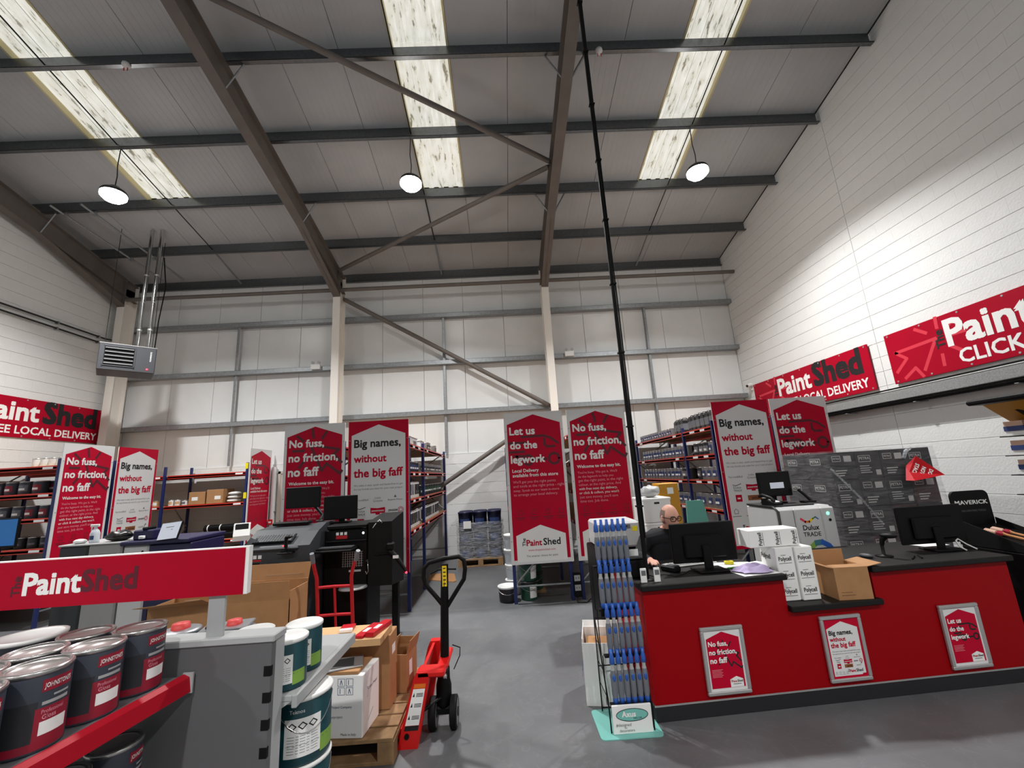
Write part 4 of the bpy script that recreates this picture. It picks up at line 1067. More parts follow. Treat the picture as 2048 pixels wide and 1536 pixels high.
for z in (1.05, .5):
    MB('shelf_red').prism([(ex(ya)-.002, ya, z-.05), (ex(ya)+.03, ya, z-.05), (ex(ya)+.022, ya, z-.002), (ex(ya)+.002, ya, z+.008), (ex(ya)-.002, ya, z+.008)], (ex(yb)-ex(ya), yb-ya, 0)).build('red_price_strip', t)
    MB('gondola_light').box(ex(yb)-.004, ex(yb)+.034, yb, yb+.006, z-.055, z+.012).build('strip_end', t)
MB('gondola_grey').box(-2.6, -1.95, .6, YP, 0, .48).build('carcass', t)
t = thing('header_sign', 'long red header sign with white lettering above the grey shelf unit', 'sign', (-1.6, 1.8, 1.166))
MB('white_print').box(-2.25, -1.018, 1.79, 1.815, 1.313, 1.488).build('board', t)
MB('sign_red').box(-2.25, -1.032, 1.787, 1.79, 1.313, 1.484).build('red_face', t)
mb = MB('white_print'); put_text(mb, 'Paint', (-1.862, 1.7865, 1.363), .212, bold=.03); mb.build('lettering_white', t)
mb = MB('brand_dark'); put_text(mb, 'Shed', (-1.645, 1.7865, 1.363), .205, bold=.03); mb.build('lettering_dark', t); mb = MB('brand_dark'); put_text(mb, 'The', (-1.875, 1.7865, 1.36), .07, (0, 0, 1), (-1, 0, 0), bold=.03); mb.build('lettering_the', t)
for x in (-2.1, -1.165): MB('post_clear').box(x, x+.062, 1.798, 1.81, 1.166, 1.34).build('post', t)
# ------------------------------------------------------------------ Johnstone's tins
def wrap_text(mb, s, ang, z, wd, r, bold=.0, height=None):
    n0 = len(mb.v); put_text(mb, s, (-wd/2, 0, z), wd, (1, 0, 0), (0, 0, 1), bold=bold, height=height)
    for i in range(n0, len(mb.v)):
        a = ang+mb.v[i].x/r; mb.v[i] = Vector((r*math.cos(a), r*math.sin(a), mb.v[i].z))
def arc(mb, r, z0, z1, a0, a1, n=10): return mb.lathe([(r, z0), (r, z1)], n=n, a0=a0, a1=a1)
R_, HT = .0745, .203
tin0 = thing('crimson_tin', 'x', 'tin', (0, 0, 0), 0, 'navy and crimson paint tins on the foreground shelf')
mb = MB('tin_navy'); mb.lathe([(0, 0), (R_*.97, 0), (R_, .006), (R_, HT-.016), (R_*.985, HT-.012)], n=32); mb.build('body', tin0)
mb = MB('tin_metal'); mb.lathe([(R_*.985, HT-.014), (R_*1.03, HT-.012), (R_*1.04, HT-.004), (R_*1.0, HT), (R_*.93, HT), (R_*.9, HT-.007), (R_*.86, HT-.004), (R_*.82, HT-.005)], n=32); mb.build('rim', tin0)
mb = MB('tin_lid_grey'); mb.lathe([(R_*.82, HT-.005), (R_*.8, HT-.009), (0, HT-.009)], n=32); mb.build('lid', tin0)
A0 = -.25                           # the label faces this way
mb = MB('tin_charcoal'); arc(mb, R_*1.004, .028, HT*.62, A0-1.5, A0-.35); mb.build('dark_band', tin0)
mb = MB('tin_crimson'); arc(mb, R_*1.006, .008, HT*.53, A0-.4, A0+.75); arc(mb, R_*1.006, .008, .028, A0-1.5, A0-.4); mb.build('label_band', tin0)
mb = MB('tin_crimson'); arc(mb, R_*1.008, HT*.72, HT*.87, A0-.3, A0+.7); mb.build('logo_plate', tin0)
mb = MB('white_print'); wrap_text(mb, "JOHNSTONE'S", A0+.2, HT*.765, .066, R_*1.012, .02, .017); mb.build('logo_lettering', tin0)
mb = MB('grey_light'); arc(mb, R_*1.008, HT*.56, HT*.60, A0-.25, A0+.6); arc(mb, R_*1.008, HT*.64, HT*.665, A0+.05, A0+.6); mb.build('small_print', tin0)
mb = MB('white_print'); arc(mb, R_*1.01, HT*.2, HT*.36, A0-.25, A0+.62); mb.build('white_label', tin0)
mb = MB('pink_print'); wrap_text(mb, 'Professional', A0+.1, HT*.455, .05, R_*1.01, .0, .014); wrap_text(mb, 'Gloss', A0+.0, HT*.385, .03, R_*1.01, .01, .016); mb.build('product_print', tin0)
rows = ['front', 'second', 'third']
first = True
ordn = ['farthest', 'second farthest', 'third farthest', 'fourth farthest', 'fifth farthest']
for ri, (xs, ys) in enumerate((([-1.322, -1.335, -1.352, -1.37, -1.39], [1.683, 1.526, 1.37, 1.213, 1.056]), ([-1.487, -1.496, -1.512, -1.53, -1.55], [1.66, 1.503, 1.346, 1.19, 1.033]), ([-1.655, -1.67], [1.42, 1.26]))):
    for k, (x, y) in enumerate(zip(xs, ys)):
        lab = "navy and crimson paint tin, %s in the %s row of the upper shelf" % (ordn[k] if ri < 2 else ['farther', 'nearer'][k], rows[ri])
        if first: tin0.location = (x, y, 1.051); tin0['label'] = lab; first = False; o = tin0
        else: o = copy_tree(tin0, (x, y, 1.051), random.uniform(-.2, .1), lab)
for k, y in enumerate((1.66, 1.49, 1.32)):
    for j, z in enumerate((.501, .501+HT+.002)):
        o = copy_tree(tin0, (-1.345-.02*k, y, z), random.uniform(-.1, .3), "navy and crimson paint tin under the red-edged shelf, %s, %s of two" % (['farthest', 'middle', 'nearest'][k], ['lower', 'upper'][j]))
# white-lidded tins behind
wl = tin_mesh(.095, .205, 'tin_charcoal', 'white_print', 'tin_crimson', n=28, rim='white_plastic')
for x, y, lab in ((-1.68, 1.66, 'white-lidded tin behind the second row, by the end panel'), (-1.87, 1.6, 'white-lidded tin at the left picture edge behind the rows'), (-2.06, 1.52, 'white-lidded tin farthest from the shelf edge')):
    o = bpy.data.objects.new('paint_tin', wl); C.objects.link(o); o.location = (x, y, 1.051); o['label'] = lab; o['category'] = 'tin'; o['group'] = 'white-lidded tins on the foreground shelf'
# ------------------------------------------------------------------ teal tins on the side shelf
def teal_tin(r, h, a=-1.3, drum=False):
    t = thing('teal_drum' if drum else 'teal_tin', 'x', 'drum' if drum else 'tin', (0, 0, 0), 0, 'teal tins on the side shelf' if not drum else 'teal drums under the side shelf')
    mb = MB('teal')
    mb.lathe([(0, 0), (r*.97, 0), (r, .006), (r, h*.3), (r*1.01, h*.31), (r, h*.32), (r, h-.02), (r*.985, h-.016)], n=32); mb.build('body', t)
    mb = MB('white_plastic'); mb.lathe([(r*.985, h-.018), (r*1.04, h-.014), (r*1.05, h-.004), (r*.98, h), (r*.9, h-.004), (r*.85, h-.002), (0, h-.002)], n=32); mb.build('lid', t)
    mb = MB('white_print'); arc(mb, r*1.006, h*.14, h*.7, a-.75, a+.45); mb.build('label', t)
    mb = MB('ink_grey')
    for i in range(7): arc(mb, r*1.008, h*(.2+.04*i), h*(.208+.04*i), a-.65, a+.35, 6)
    mb.build('small_print', t)
    mb = MB('ink_black')
    for i in range(3):
        c = a-.5+i*.34
        s0 = len(mb.v); stroke(mb, [(0, -.1), (.1, 0), (0, .1), (-.1, 0), (0, -.1)], .03, (0, 0, 0), (1,0,0), (0,0,1))
        for q in range(s0, len(mb.v)):
            vx, vz = mb.v[q].x, mb.v[q].z; ang = c+vx*1.3; mb.v[q] = Vector((r*1.01*math.cos(ang), r*1.01*math.sin(ang), h*.59+vz*h*.5))
    mb.build('hazard_print', t)
    mb = MB('lime'); arc(mb, r*1.006, h*.1, h*.36, a+.45, a+1.2); mb.build('green_stripe', t)
    mb = MB('white_print'); wrap_text(mb, 'Teknos', a-.35, h*.78, r*.5, r*1.012, .0); mb.build('logo_lettering', t)
    if drum:
        MB('chrome').tube([(r*1.02*math.cos(q), r*1.02*math.sin(q), h*.88-.1*math.sin(max(0, (q-a+1.2))/2.4*PI)*(1 if -1.2 < q-a < 1.2 else 0)) for q in [a-1.2+2.4*k/12 for k in range(13)]], .0025, 6).build('wire_handle', t)
    return t
T0 = teal_tin(.075, .185); T0.location = (-.938, 1.975, .917); T0['label'] = 'teal white-lidded tin nearest the grey end panel on the side shelf'
copy_tree(T0, (-.945, 2.14, .917), .1, 'teal white-lidded tin second from the end panel on the side shelf')
copy_tree(T0, (-1.14, 2.09, .917), -.2, 'teal white-lidded tin partly hidden behind the top ledge')
D0 = teal_tin(.118, .245, -.95, True); D0.location = (-.965, 2.08, .395); D0['label'] = 'upper teal drum under the side shelf'
D0.rotation_euler = (0, 0, 0)
copy_tree(D0, (-.925, 2.1, .117), .0, 'lowest teal drum under the side shelf'); copy_tree(D0, (-.925, 2.1, .117+.247), .1, 'middle teal drum under the side shelf')
D0.location = (-.925, 2.1, .117+.494)
for x, y, lab, cap in ((-1.36, 2.25, 'silver rectangular can with red cap behind the sign post', True),):
    t = thing('solvent_can', lab, 'can', (x, y, .916), .25)
    MB('tin_silver').box(-.11, .11, -.075, .075, 0, .155, .018).build('body', t, world=False)
    MB('tin_silver').box(-.105, .105, -.07, .07, .155, .165, .006).build('top', t, world=False)
    mb = MB('salmon'); mb.lathe([(0, .185), (.03, .185), (.034, .165)], (.03, 0, 0), 18); mb.build('cap', t, world=False)
    MB('black_plastic').tube([(-.08, -.02, .165), (-.07, -.02, .185), (-.02, -.02, .185), (-.01, -.02, .165)], .007, 6).build('handle', t, world=False)
t = thing('solvent_tin', 'teal tin with silver top and red cap left of the sign post', 'tin', (-1.6, 2.28, .916))
mb = MB('teal'); mb.lathe([(0, 0), (.085, 0), (.085, .14)], n=28); mb.build('body', t, world=False)
mb = MB('tin_silver'); mb.lathe([(.085, .14), (.089, .145), (.085, .15), (.07, .155), (0, .158)], n=28); mb.build('top', t, world=False)
mb = MB('salmon'); mb.lathe([(0, .18), (.036, .18), (.04, .156)], n=20); mb.build('cap', t, world=False)
# ------------------------------------------------------------------ wooden pallets
def pallet(label, x0, x1, y0, y1, z0=0.0):
    t = thing('wooden_pallet', label, 'pallet', ((x0+x1)/2, (y0+y1)/2, z0))
    n = 7; w = (y1-y0-.02*(n-1))/n
    for i in range(n):
        y = y0+i*(w+.02); MB('wood').box(x0+random.uniform(0, .008), x1-random.uniform(0, .008), y, y+w, z0+.122, z0+.144, .002).build('deck_board', t)
    for i in range(3):
        x = x0+(x1-x0-.1)*i/2
        MB('wood').box(x, x+.1, y0, y1, z0+.1, z0+.122).build('stringer', t)
        for j in range(3):
            y = y0+(y1-y0-.1)*j/2; MB('wood').box(x, x+.1, y, y+.1, z0+.022, z0+.1).build('block', t)
    for j in range(3):
        y = y0+(y1-y0-.1)*j/2; MB('wood').box(x0, x1, y, y+.1, z0, z0+.022, .002).build('base_board', t)
    return t
pallet('weathered wooden pallet under the white carton beside the red pallet truck', -1.98, -.775, 3.06, 4.06)
# load on the pallet
t = thing('white_carton', 'large white carton with blue printing on the near pallet', 'box', (-1.21, 3.235, .145), -.1)
w, d, h = .5, .27, .355
MB('white_print').box(-w/2, w/2, -d/2, d/2, 0, h, .004).build('carton_body', t, world=False)
mb = MB('label_blue')
for i in range(2):
    for j in range(2):
        x, z = .085+i*.055, .245+j*.05
        stroke(mb, [(x, z), (x+.045, z), (x+.045, z+.042), (x, z+.042), (x, z)], .0025, (0, -d/2-.001, 0), (1,0,0), (0,0,1))
        stroke(mb, [(x+.015, z+.008), (x+.022, z+.034), (x+.03, z+.008)] if (i+j) % 2 else [(x+.015, z+.008), (x+.015, z+.034)], .004, (0, -d/2-.001, 0), (1,0,0), (0,0,1))
mb.build('handling_icons', t, world=False)
mb = MB('label_blue'); put_text(mb, 'Colour Project Company', (-.02, -d/2-.001, .17), .2); put_text(mb, 'www.colourproject', (-.04, -d/2-.001, .115), .16); stroke(mb, [(-.045+.03*math.cos(q), .17+.03*math.sin(q)) for q in [k*.4-1.4 for k in range(8)]], .003, (0, -d/2-.001, 0), (1,0,0), (0,0,1)); mb.build('company_print', t, world=False)
mb = MB('ink_black'); put_text(mb, 'Made in Italy', (.11, -d/2-.001, .018), .1); mb.build('origin_print', t, world=False)
mb = MB('label_blue'); stroke(mb, [(.02*math.cos(q)-.07, .23+.03*math.sin(q)) for q in [k*.4-1.4 for k in range(8)]], .003, (w/2+.001, 0, 0), (0,1,0), (0,0,1)); put_text(mb, 'Colour Project', (w/2+.001, -.05, .235), .15, (0, 1, 0), (0, 0, 1)); stroke(mb, [(-.05, .06), (.03, .1)], .004, (w/2+.001, 0, 0), (0,1,0), (0,0,1)); mb.build('side_print', t, world=False)
single(MB('card').box(-.25, .2, -.12, .13, 0, .02, .003), 'card_slab', 'thick brown card slab on top of the white carton', 'cardboard', (-1.2, 3.22, .5015), -.06)
t = thing('framed_plate', 'dark plate with silver edges lying on the brown card slab', 'plate', (-1.17, 3.2, .523), .3)
MB('alu').box(-.16, .15, -.1, .1, 0, .01, .003).build('tray', t, world=False); MB('grey_plastic').box(-.13, .09, -.08, .06, .01, .013).build('dark_face', t, world=False)
t = thing('brown_carton', 'tall brown carton carrying the wooden worktop offcut', 'box', (-1.12, 3.5, .145), 0)
MB('card').box(-.235, .235, -.1, .1, 0, .475, .004).build('carton_body', t, world=False); MB('white_print').box(.2355, .2365, -.05, .04, .33, .39).build('label_sheet', t, world=False)
t = thing('open_carton', 'small open brown carton at the pallet edge by the pallet truck', 'box', (-.875, 3.74, .145), -.15)
open_box(t, .15, .22, .26, flaps=((1, 75, 1), (3, 100, .8), (0, 110, .7)), fl=.1)
MB('white_print').box(.076, .077, -.06, .0, .1, .2).build('label_sheet', t, world=False)
single(MB('mdf').box(-.52, .5, -.155, .155, 0, .045, .002), 'worktop_offcut', 'pale wooden worktop offcut laid across the cartons', 'board', (-1.4, 3.36, .6215), 0)
for i, (x, y, rz) in enumerate(((-1.03, 3.36, -.2), (-.955, 3.37, -.22))):
    t = thing('red_packet', ('left' if i == 0 else 'right')+' of two long red packets on the worktop offcut', 'packet', (x, y, .6675), rz)
    MB('trolley_red').box(-.032, .032, -.14, .13, 0, .018+.014*i, .003).build('packet_body', t, world=False)
    MB('white_print').box(-.016, .016, -.06, .02, .018+.014*i, .0186+.014*i).build('print', t, world=False)
t = thing('red_white_pack', 'small red and white pack on the worktop offcut', 'packet', (-1.2, 3.42, .6675), .1)
MB('white_print').box(-.045, .045, -.06, .06, 0, .022, .003).build('packet_body', t, world=False); MB('trolley_red').box(-.0455, .0455, -.03, .0605, .004, .0225).build('red_wrap', t, world=False)
# ------------------------------------------------------------------ pallet truck
t = thing('pallet_truck', 'red pallet truck with tall black steering handle', 'pallet truck', (-.6, 3.45, 0))
for y in (3.23, 3.66):
    MB('truck_red').prism([(-1.85, y+.02, .05), (-1.8, y, .05), (-.76, y, .05), (-.76, y+.16, .05), (-1.8, y+.16, .05), (-1.85, y+.14, .05)], (0, 0, .055)).build('fork', t)
    MB('black_plastic').cyl((-1.62, y+.04, .045), (-1.62, y+.12, .045), .04, n=14).build('load_roller', t)
for i, y in enumerate((3.2, 3.76)):
    mb = MB('truck_red')
    mb.prism([(-.79, y, .0), (-.655, y, .0), (-.575, y, .40), (-.585, y, .44), (-.66, y, .44), (-.68, y, .40)], (0, .07, 0)); mb.build('heel_plate', t)
MB('truck_red').prism([(-.72, 3.27, .12), (-.64, 3.27, .43), (-.62, 3.27, .43), (-.70, 3.27, .12)], (0, .49, 0)).build('back_plate', t)
MB('truck_red').box(-.66, -.47, 3.2, 3.32, .40, .445, .012).build('top_bar', t)
MB('truck_red').box(-.54, -.46, 3.3, 3.62, .41, .44, .01).build('top_bar', t)
q0 = Vector((-.79, 3.1985, 0)); 
def hp(s, z):  # point on the near heel plate: s 0..1 across, z height
    xl = -.79+(.11)*(z/.4); xr = -.655+.08*(z/.4); return (xl+(xr-xl)*s, 3.1985, z)
MB('white_print').poly([hp(.14, .135), hp(.86, .135), hp(.86, .345), hp(.14, .345)]).build('instruction_label', t)
MB('orange').poly([hp(.14, .348), hp(.86, .348), hp(.86, .375), hp(.14, .375)]).build('warning_strip', t)
MB('ink_black').poly([hp(.14, .105), hp(.86, .105), hp(.86, .133), hp(.14, .133)]).build('capacity_strip', t)
mb = MB('ink_black')
for z in (.30, .24, .17):
    mb.add([Vector(hp(.2, z))-Vector((0, .0008, 0)), Vector(hp(.32, z))-Vector((0, .0008, 0)), Vector(hp(.26, z+.025))-Vector((0, .0008, 0))], [(0, 1, 2)])
    for k in range(3): mb.add([Vector(hp(s, zz))-Vector((0, .0008, 0)) for s, zz in ((.4, z+.008*k), (.8, z+.008*k), (.8, z+.004+.008*k), (.4, z+.004+.008*k))], [(0, 1, 2, 3)])
mb.build('label_print', t)
MB('black_soft').cyl((-.725, 3.19, .075), (-.725, 3.22, .075), .016, n=14).build('pin', t)
# pump, axle, wheels, handle
XS, YS = -.512, 3.44
mb = MB('black_plastic'); mb.lathe([(0, .12), (.05, .12), (.055, .16), (.055, .26), (.045, .3), (.045, .37), (0, .37)], (XS, YS, 0), 18); mb.build('pump', t)
MB('chrome').lathe([(0, .37), (.02, .37), (.02, .4), (0, .41)], (XS+.01, YS-.03, -.06), 12).build('piston', t)
MB('black_plastic').box(XS-.07, XS+.07, YS-.05, YS+.05, .09, .14, .012).build('axle_block', t)
MB('dark_metal').cyl((XS-.1, YS-.03, .1), (XS+.1, YS-.03, .1), .016, n=10).build('axle', t)
MB('black_plastic').tube([(-.64, 3.32, .16), (XS, YS-.03, .2)], .012, 8).build('push_rod', t)
for sx in (-1, 1):
    c = XS+sx*.073
    mb = MB('black_soft'); r = .1
    for (ra, xa), (rb_, xb) in zip([(r*.86, -.026), (r, -.02), (r, .02), (r*.86, .026)][:-1], [(r*.86, -.026), (r, -.02), (r, .02), (r*.86, .026)][1:]):
        mb.cyl((c+xa, YS-.03, .1), (c+xb, YS-.03, .1), ra, rb_, n=24, caps=False)
    w_ = mb.build('wheel', t)
    MB('grey_mid').cyl((c-.024, YS-.03, .1), (c+.024, YS-.03, .1), r*.86, n=24).build('wheel_hub', w_)
    MB('dark_metal').cyl((c-.03, YS-.03, .1), (c+.03, YS-.03, .1), .028, n=14).build('hub_cap', w_)
def lp(px, py): return (-.504*.958+.00392*.958*(px-890), 3.45, 1.7-(1.7-(1.09-.00026*(px-890)-.003703*(py-1115)))*.958)
b_ = Vector(lp(884, 1345)); tp = Vector(lp(889, 1128))
MB('black_plastic').cyl((XS, YS, .3), b_+Vector((0, 0, .04)), .038, .03, n=14).build('shaft_base', t)
MB('black_plastic').tube([b_, Vector(lp(887, 1200)), tp], [.032, .03, .027], 12).build('shaft', t)
MB('black_plastic').tube([lp(*p) for p in ((886, 1212), (868, 1190), (850, 1170), (846, 1155), (847, 1138), (857, 1126), (888, 1117), (918, 1113), (928, 1120), (930, 1138), (927, 1158), (910, 1184), (892, 1212))], .0165, 10).build('handle_loop', t)
MB('black_plastic').tube([lp(*p) for p in ((860, 1148), (875, 1140), (889, 1138), (912, 1138))], .007, 8).build('lever', t)
p = Vector(lp(889, 1150)); MB('yellow').box(p.x-.017, p.x+.017, p.y-.028, p.y-.0265, p.z-.075, p.z+.07).build('yellow_label', t)
mb = MB('ink_black')
for k in range(5): mb.box(p.x-.01, p.x+.01, p.y-.0286, p.y-.028, p.z-.06+.027*k, p.z-.052+.027*k)
mb.build('label_print', t)
MB('black_plastic').tube([lp(*p) for p in ((900, 1285), (915, 1290), (914, 1305), (902, 1330))], .004, 6).build('release_cable', t)
# ------------------------------------------------------------------ machines on the left
mat('console_grey', (52, 55, 59), 0.5); mat('machine_grey', (150, 150, 148), 0.45); mat('machine_dark', (44, 48, 50), 0.5); mat('machine_white', (196, 197, 198), 0.35, var=.02)
t = thing('paint_dispenser', 'grey paint dispenser cabinet behind the header sign, dark on one side', 'machine', (-4.75, 5.5, 0))
MB('machine_dark').box(-5.1, -4.78, 5.2, 5.85, 0, 1.2, .015).build('dark_cabinet', t)
MB('machine_grey').box(-4.775, -4.4, 5.2, 5.85, 0, 1.2, .015).build('light_cabinet', t)
MB('grey_light').box(-5.11, -4.39, 5.19, 5.86, 1.2, 1.222, .008).build('top', t)
MB('grey_mid').box(-4.66, -4.45, 5.195, 5.2, 1.06, 1.1).build('vent', t)
t = thing('spray_bottle', 'white spray bottle standing on the grey paint dispenser', 'bottle', (-4.81, 5.3, 1.2225))
mb = MB('pail_white'); mb.lathe([(0, 0), (.042, 0), (.046, .01), (.046, .1), (.036, .13), (.016, .155), (.014, .175)], n=18); mb.build('bottle_body', t, world=False)
mb = MB('white_plastic'); mb.box(-.06, .04, -.013, .013, .175, .205, .006).box(-.012, .004, -.008, .008, .13, .178, .003).box(-.05, -.04, -.006, .006, .13, .178, .002); mb.build('trigger_head', t, world=False)
mb = MB('label_blue'); arc(mb, .0467, .035, .08, -2.2, -1.0); mb.build('label', t, world=False)
mb = MB('white_plastic'); mb.ell((0, 0, .025), .07, .05, .028, 14, 8)
single(mb, 'white_rag', 'small white rag lying left of the spray bottle', 'cloth', (-4.94, 5.27, 1.2225))
mb = MB('bag_black'); mb.ell((0, 0, .055), .14, .1, .06, 20, 10)
for i, v in enumerate(mb.v): mb.v[i] = v*(1+.12*math.sin(v.x*40)*math.cos(v.y*33+v.z*50)); mb.v[i].z = max(0, mb.v[i].z)
single(mb, 'rubbish_bag', 'crumpled black plastic bag on the grey paint dispenser', 'bag', (-4.55, 5.33, 1.2225))
t = thing('tinting_station', 'navy and white tinting station with tilted touch screen', 'machine', (-4.0, 5.5, 0))
MB('machine_white').box(-4.38, -4.1, 5.2, 5.8, 0, 1.17, .015).build('white_cabinet', t)
MB('purple_navy').box(-4.1, -3.62, 5.2, 5.8, 0, 1.17, .015).build('navy_cabinet', t)
MB('purple_navy').box(-4.39, -3.62, 5.15, 5.82, 1.175, 1.22, .01).build('top_shelf', t)
MB('orange').box(-3.86, -3.72, 5.196, 5.2, 1.04, 1.09).build('logo_plate', t)
mb = MB('ink_black')
for i in range(3): mb.cyl((-4.16, 5.195, 1.1-.055*i), (-4.16, 5.2, 1.1-.055*i), .012, n=10)
mb.build('knobs', t)
Ms = Matrix.Translation((-3.84, 5.12, 1.215)) @ Matrix.Rotation(-.25, 4, 'Z') @ Matrix.Rotation(-.35, 4, 'X') @ Matrix.Rotation(-.08, 4, 'Y')
MB('black_plastic').box(-.14, .14, -.012, .012, 0, .2, .006).xf(Ms).build('touch_screen', t)
MB('screen_pale').box(-.132, .132, -.0135, -.012, .008, .192).xf(Ms).build('screen_glass', t)
mb = MB('ink_grey'); mb.box(-.06, .05, -.0145, -.0137, .14, .146).box(.02, .04, -.0145, -.0137, .11, .116); mb.xf(Ms).build('screen_print', t)
t = thing('label_printer', 'navy label printer with white cups on the tinting station shelf', 'printer', (-4.22, 5.35, 1.2205))
MB('purple_navy').box(-.115, .115, -.1, .1, 0, .11, .012).build('body', t, world=False); MB('white_print').box(-.02, .04, -.14, -.1, .015, .05, .006).build('label_slot', t, world=False); MB('black_plastic').box(-.02, .04, -.1, .05, .11, .14, .01).build('lid', t, world=False)
monitor((-5.06, 4.5, .0), 0, .46, .28, 1.3, 'monitor with a bright blue screen at the left picture edge', on='screen_blue', base=(.3, .3))
t = thing('white_stand', 'grey trolley cabinet carrying the blue monitor', 'cabinet', (-5.06, 4.6, 0)) if False else None
# grey console with keyboard
t = thing('tinting_console', 'dark grey tinting console with sloping keyboard top', 'machine', (-2.42, 5.0, 0))
x0, x1, yf, yb = -2.8, -2.05, 4.7, 5.35
MB('console_grey').prism([(x0, yf, 0), (x0, yb, 0), (x0, yb, 1.28), (x0, yf+.35, 1.26), (x0, yf+.04, 1.1), (x0, yf, 1.1)], (x1-x0-.12, 0, 0)).build('cabinet', t)
MB('console_grey').prism([(x1-.12, yf-.02, 0), (x1-.12, yb, 0), (x1-.12, yb, 1.3), (x1-.12, yf+.4, 1.3), (x1-.12, yf+.2, 1.24), (x1-.12, yf+.05, 1.16), (x1-.12, yf-.02, 1.12)], (.12, 0, 0)).build('side_wing', t)
MB('grey_plastic').box(x0-.01, x1-.11, yf-.04, yf+.06, 1.09, 1.11, .006).build('front_ledge', t)
MB('black_soft').box(-2.66, -2.56, yf-.003, yf, .83, .97).build('recess', t)
mb = MB('white_print')
for i in range(3): mb.box(-2.68+.05*i, -2.645+.05*i, yf-.002, yf, 1.01, 1.045)
mb.build('icon_stickers', t); MB('trolley_red').box(-2.68, -2.545, yf-.002, yf, .985, 1.0).build('red_sticker', t)
MB('black_plastic').box(-2.72, -2.3, 5.2, 5.32, 1.285, 1.32, .01).build('rear_bar', t)
Mk = Matrix.Translation((-2.5, yf+.16, 1.175)) @ Matrix.Rotation(math.atan2(.16, .31), 4, 'X')
k = thing('keyboard', 'black keyboard on the grey tinting console', 'keyboard', (-2.5, yf+.16, 1.175))
MB('black_plastic').box(-.21, .21, -.07, .07, .0, .016, .004).xf(Mk).build('case', k)
mb = MB('grey_plastic')
for r in range(5):
    for c in range(14): mb.box(-.2+c*.0287, -.176+c*.0287, -.062+r*.025, -.041+r*.025, .016, .021)
mb.xf(Mk).build('keys', k)
t = thing('barcode_scanner', 'black handheld scanner in its stand in front of the grey console', 'scanner', (-2.28, 4.665, 1.111))
MB('black_plastic').box(-.075, .075, -.05, .04, -.06, -.045, .006).box(-.012, .012, -.01, .01, -.05, .07, .004).build('stand', t, world=False)
mb = MB('black_plastic'); mb.tube([(0, -.02, .0), (0, -.015, .07), (.02, -.04, .1)], [.014, .016, .02], 10).ell((.035, -.03, .105), .04, .03, .016, 12, 8); mb.build('scanner_head', t, world=False); MB('led_red').ell((-.015, -.035, .02), .007, .005, .007, 8, 6).build('led', t, world=False)
t = thing('label_printer', 'white and black label printer on the left end of the grey console', 'printer', (-2.84, 4.83, 1.195), .5)
mb = MB('white_plastic').prism([(-.075, -.1, 0), (-.075, .09, .03), (-.075, .06, .17), (-.075, -.03, .16), (-.075, -.11, .05)], (.15, 0, 0)); mb.build('body', t, world=False)
mb = MB('black_plastic').prism([(-.06, -.085, .075), (-.06, -.1, .052), (-.06, -.035, .163), (-.06, -.02, .168)], (.12, 0, 0)); mb.build('cover', t, world=False)
t = monitor((-2.47, 5.42, 1.29), -.05, .43, .25, .17, 'black monitor on a bent arm above the grey console', base=(.02, .02), stand=False)
MB('black_plastic').tube([(-2.2, 5.28, 1.31), (-2.22, 5.4, 1.36), (-2.32, 5.46, 1.45), (-2.42, 5.47, 1.55)], .02, 8).build('arm', t)
MB('black_plastic').lathe([(0, .02), (.045, .02), (.05, 0)], (-2.2, 5.28, 1.3), 14).build('clamp', t)
# black tinting machine
t = thing('tinting_machine', 'black tinting machine with keyboard tray and side wing', 'machine', (-1.7, 5.2, 0))
MB('black_plastic').box(-2.03, -1.55, 5.0, 5.5, 0, 1.22, .012).build('cabinet', t)
MB('black_plastic').box(-2.0, -1.55, 4.98, 5.45, 1.22, 1.27, .012).build('top', t)
MB('black_soft').prism([(-1.53, 4.95, .62), (-1.53, 5.5, .55), (-1.53, 5.5, 1.34), (-1.53, 5.2, 1.31), (-1.53, 4.95, 1.28)], (.26, 0, 0)).build('side_wing', t)
MB('black_soft').box(-1.36, -1.29, 5.3, 5.38, 0, .56).build('leg_post', t)
MB('black_plastic').box(-2.04, -1.64, 4.72, 4.99, 1.02, 1.04, .006).build('keyboard_tray', t)
MB('dark_metal').tube([(-2.0, 4.97, 1.1), (-1.56, 4.97, 1.1)], .006, 6).build('rail', t)
mb = MB('grey_light')
for i in range(9): mb.box(-1.82+.025*i, -1.815+.025*i, 4.994, 5.0, .82, .98)
for i in range(7): mb.box(-1.83, -1.6, 4.993, 4.995, .83+.024*i, .833+.024*i)
mb.build('grille', t)
mb = MB('white_print')
for i in range(3): mb.box(-1.9+.045*i, -1.87+.045*i, 4.995, 5.0, 1.16, 1.19)
mb.build('icon_stickers', t); MB('trolley_red').box(-1.9, -1.775, 4.995, 5.0, 1.12, 1.155).build('red_sticker', t)
MB('led_white').ell((-1.6, 4.995, 1.17), .012, .006, .012, 10, 6).build('status_light', t)
MB('grey_light').box(-1.75, -1.62, 4.99, 5.0, .77, .79).build('name_plate', t)
mb = MB('grey_light'); mb.lathe([(0, .02), (.14, .015), (.15, 0), (0, -.01)], (-1.68, 4.93, .62), 24); mb.build('turntable', t)
MB('chrome').tube([(-1.545, 4.94, .88), (-1.53, 4.93, .9), (-1.52, 4.93, .78), (-1.535, 4.93, .75), (-1.55, 4.93, .78)], .005, 6).build('hook', t)
MB('white_plastic').tube([(-1.5, 4.96, 1.2), (-1.45, 4.94, 1.26), (-1.42, 5.0, 1.3), (-1.38, 4.95, 1.27)], .004, 6).build('cable', t)
kb = thing('keyboard', 'black keyboard on the tray of the black tinting machine', 'keyboard', (-1.83, 4.85, 1.041))
MB('black_plastic').box(-.2, .18, -.07, .07, 0, .014, .004).build('case', kb, world=False)
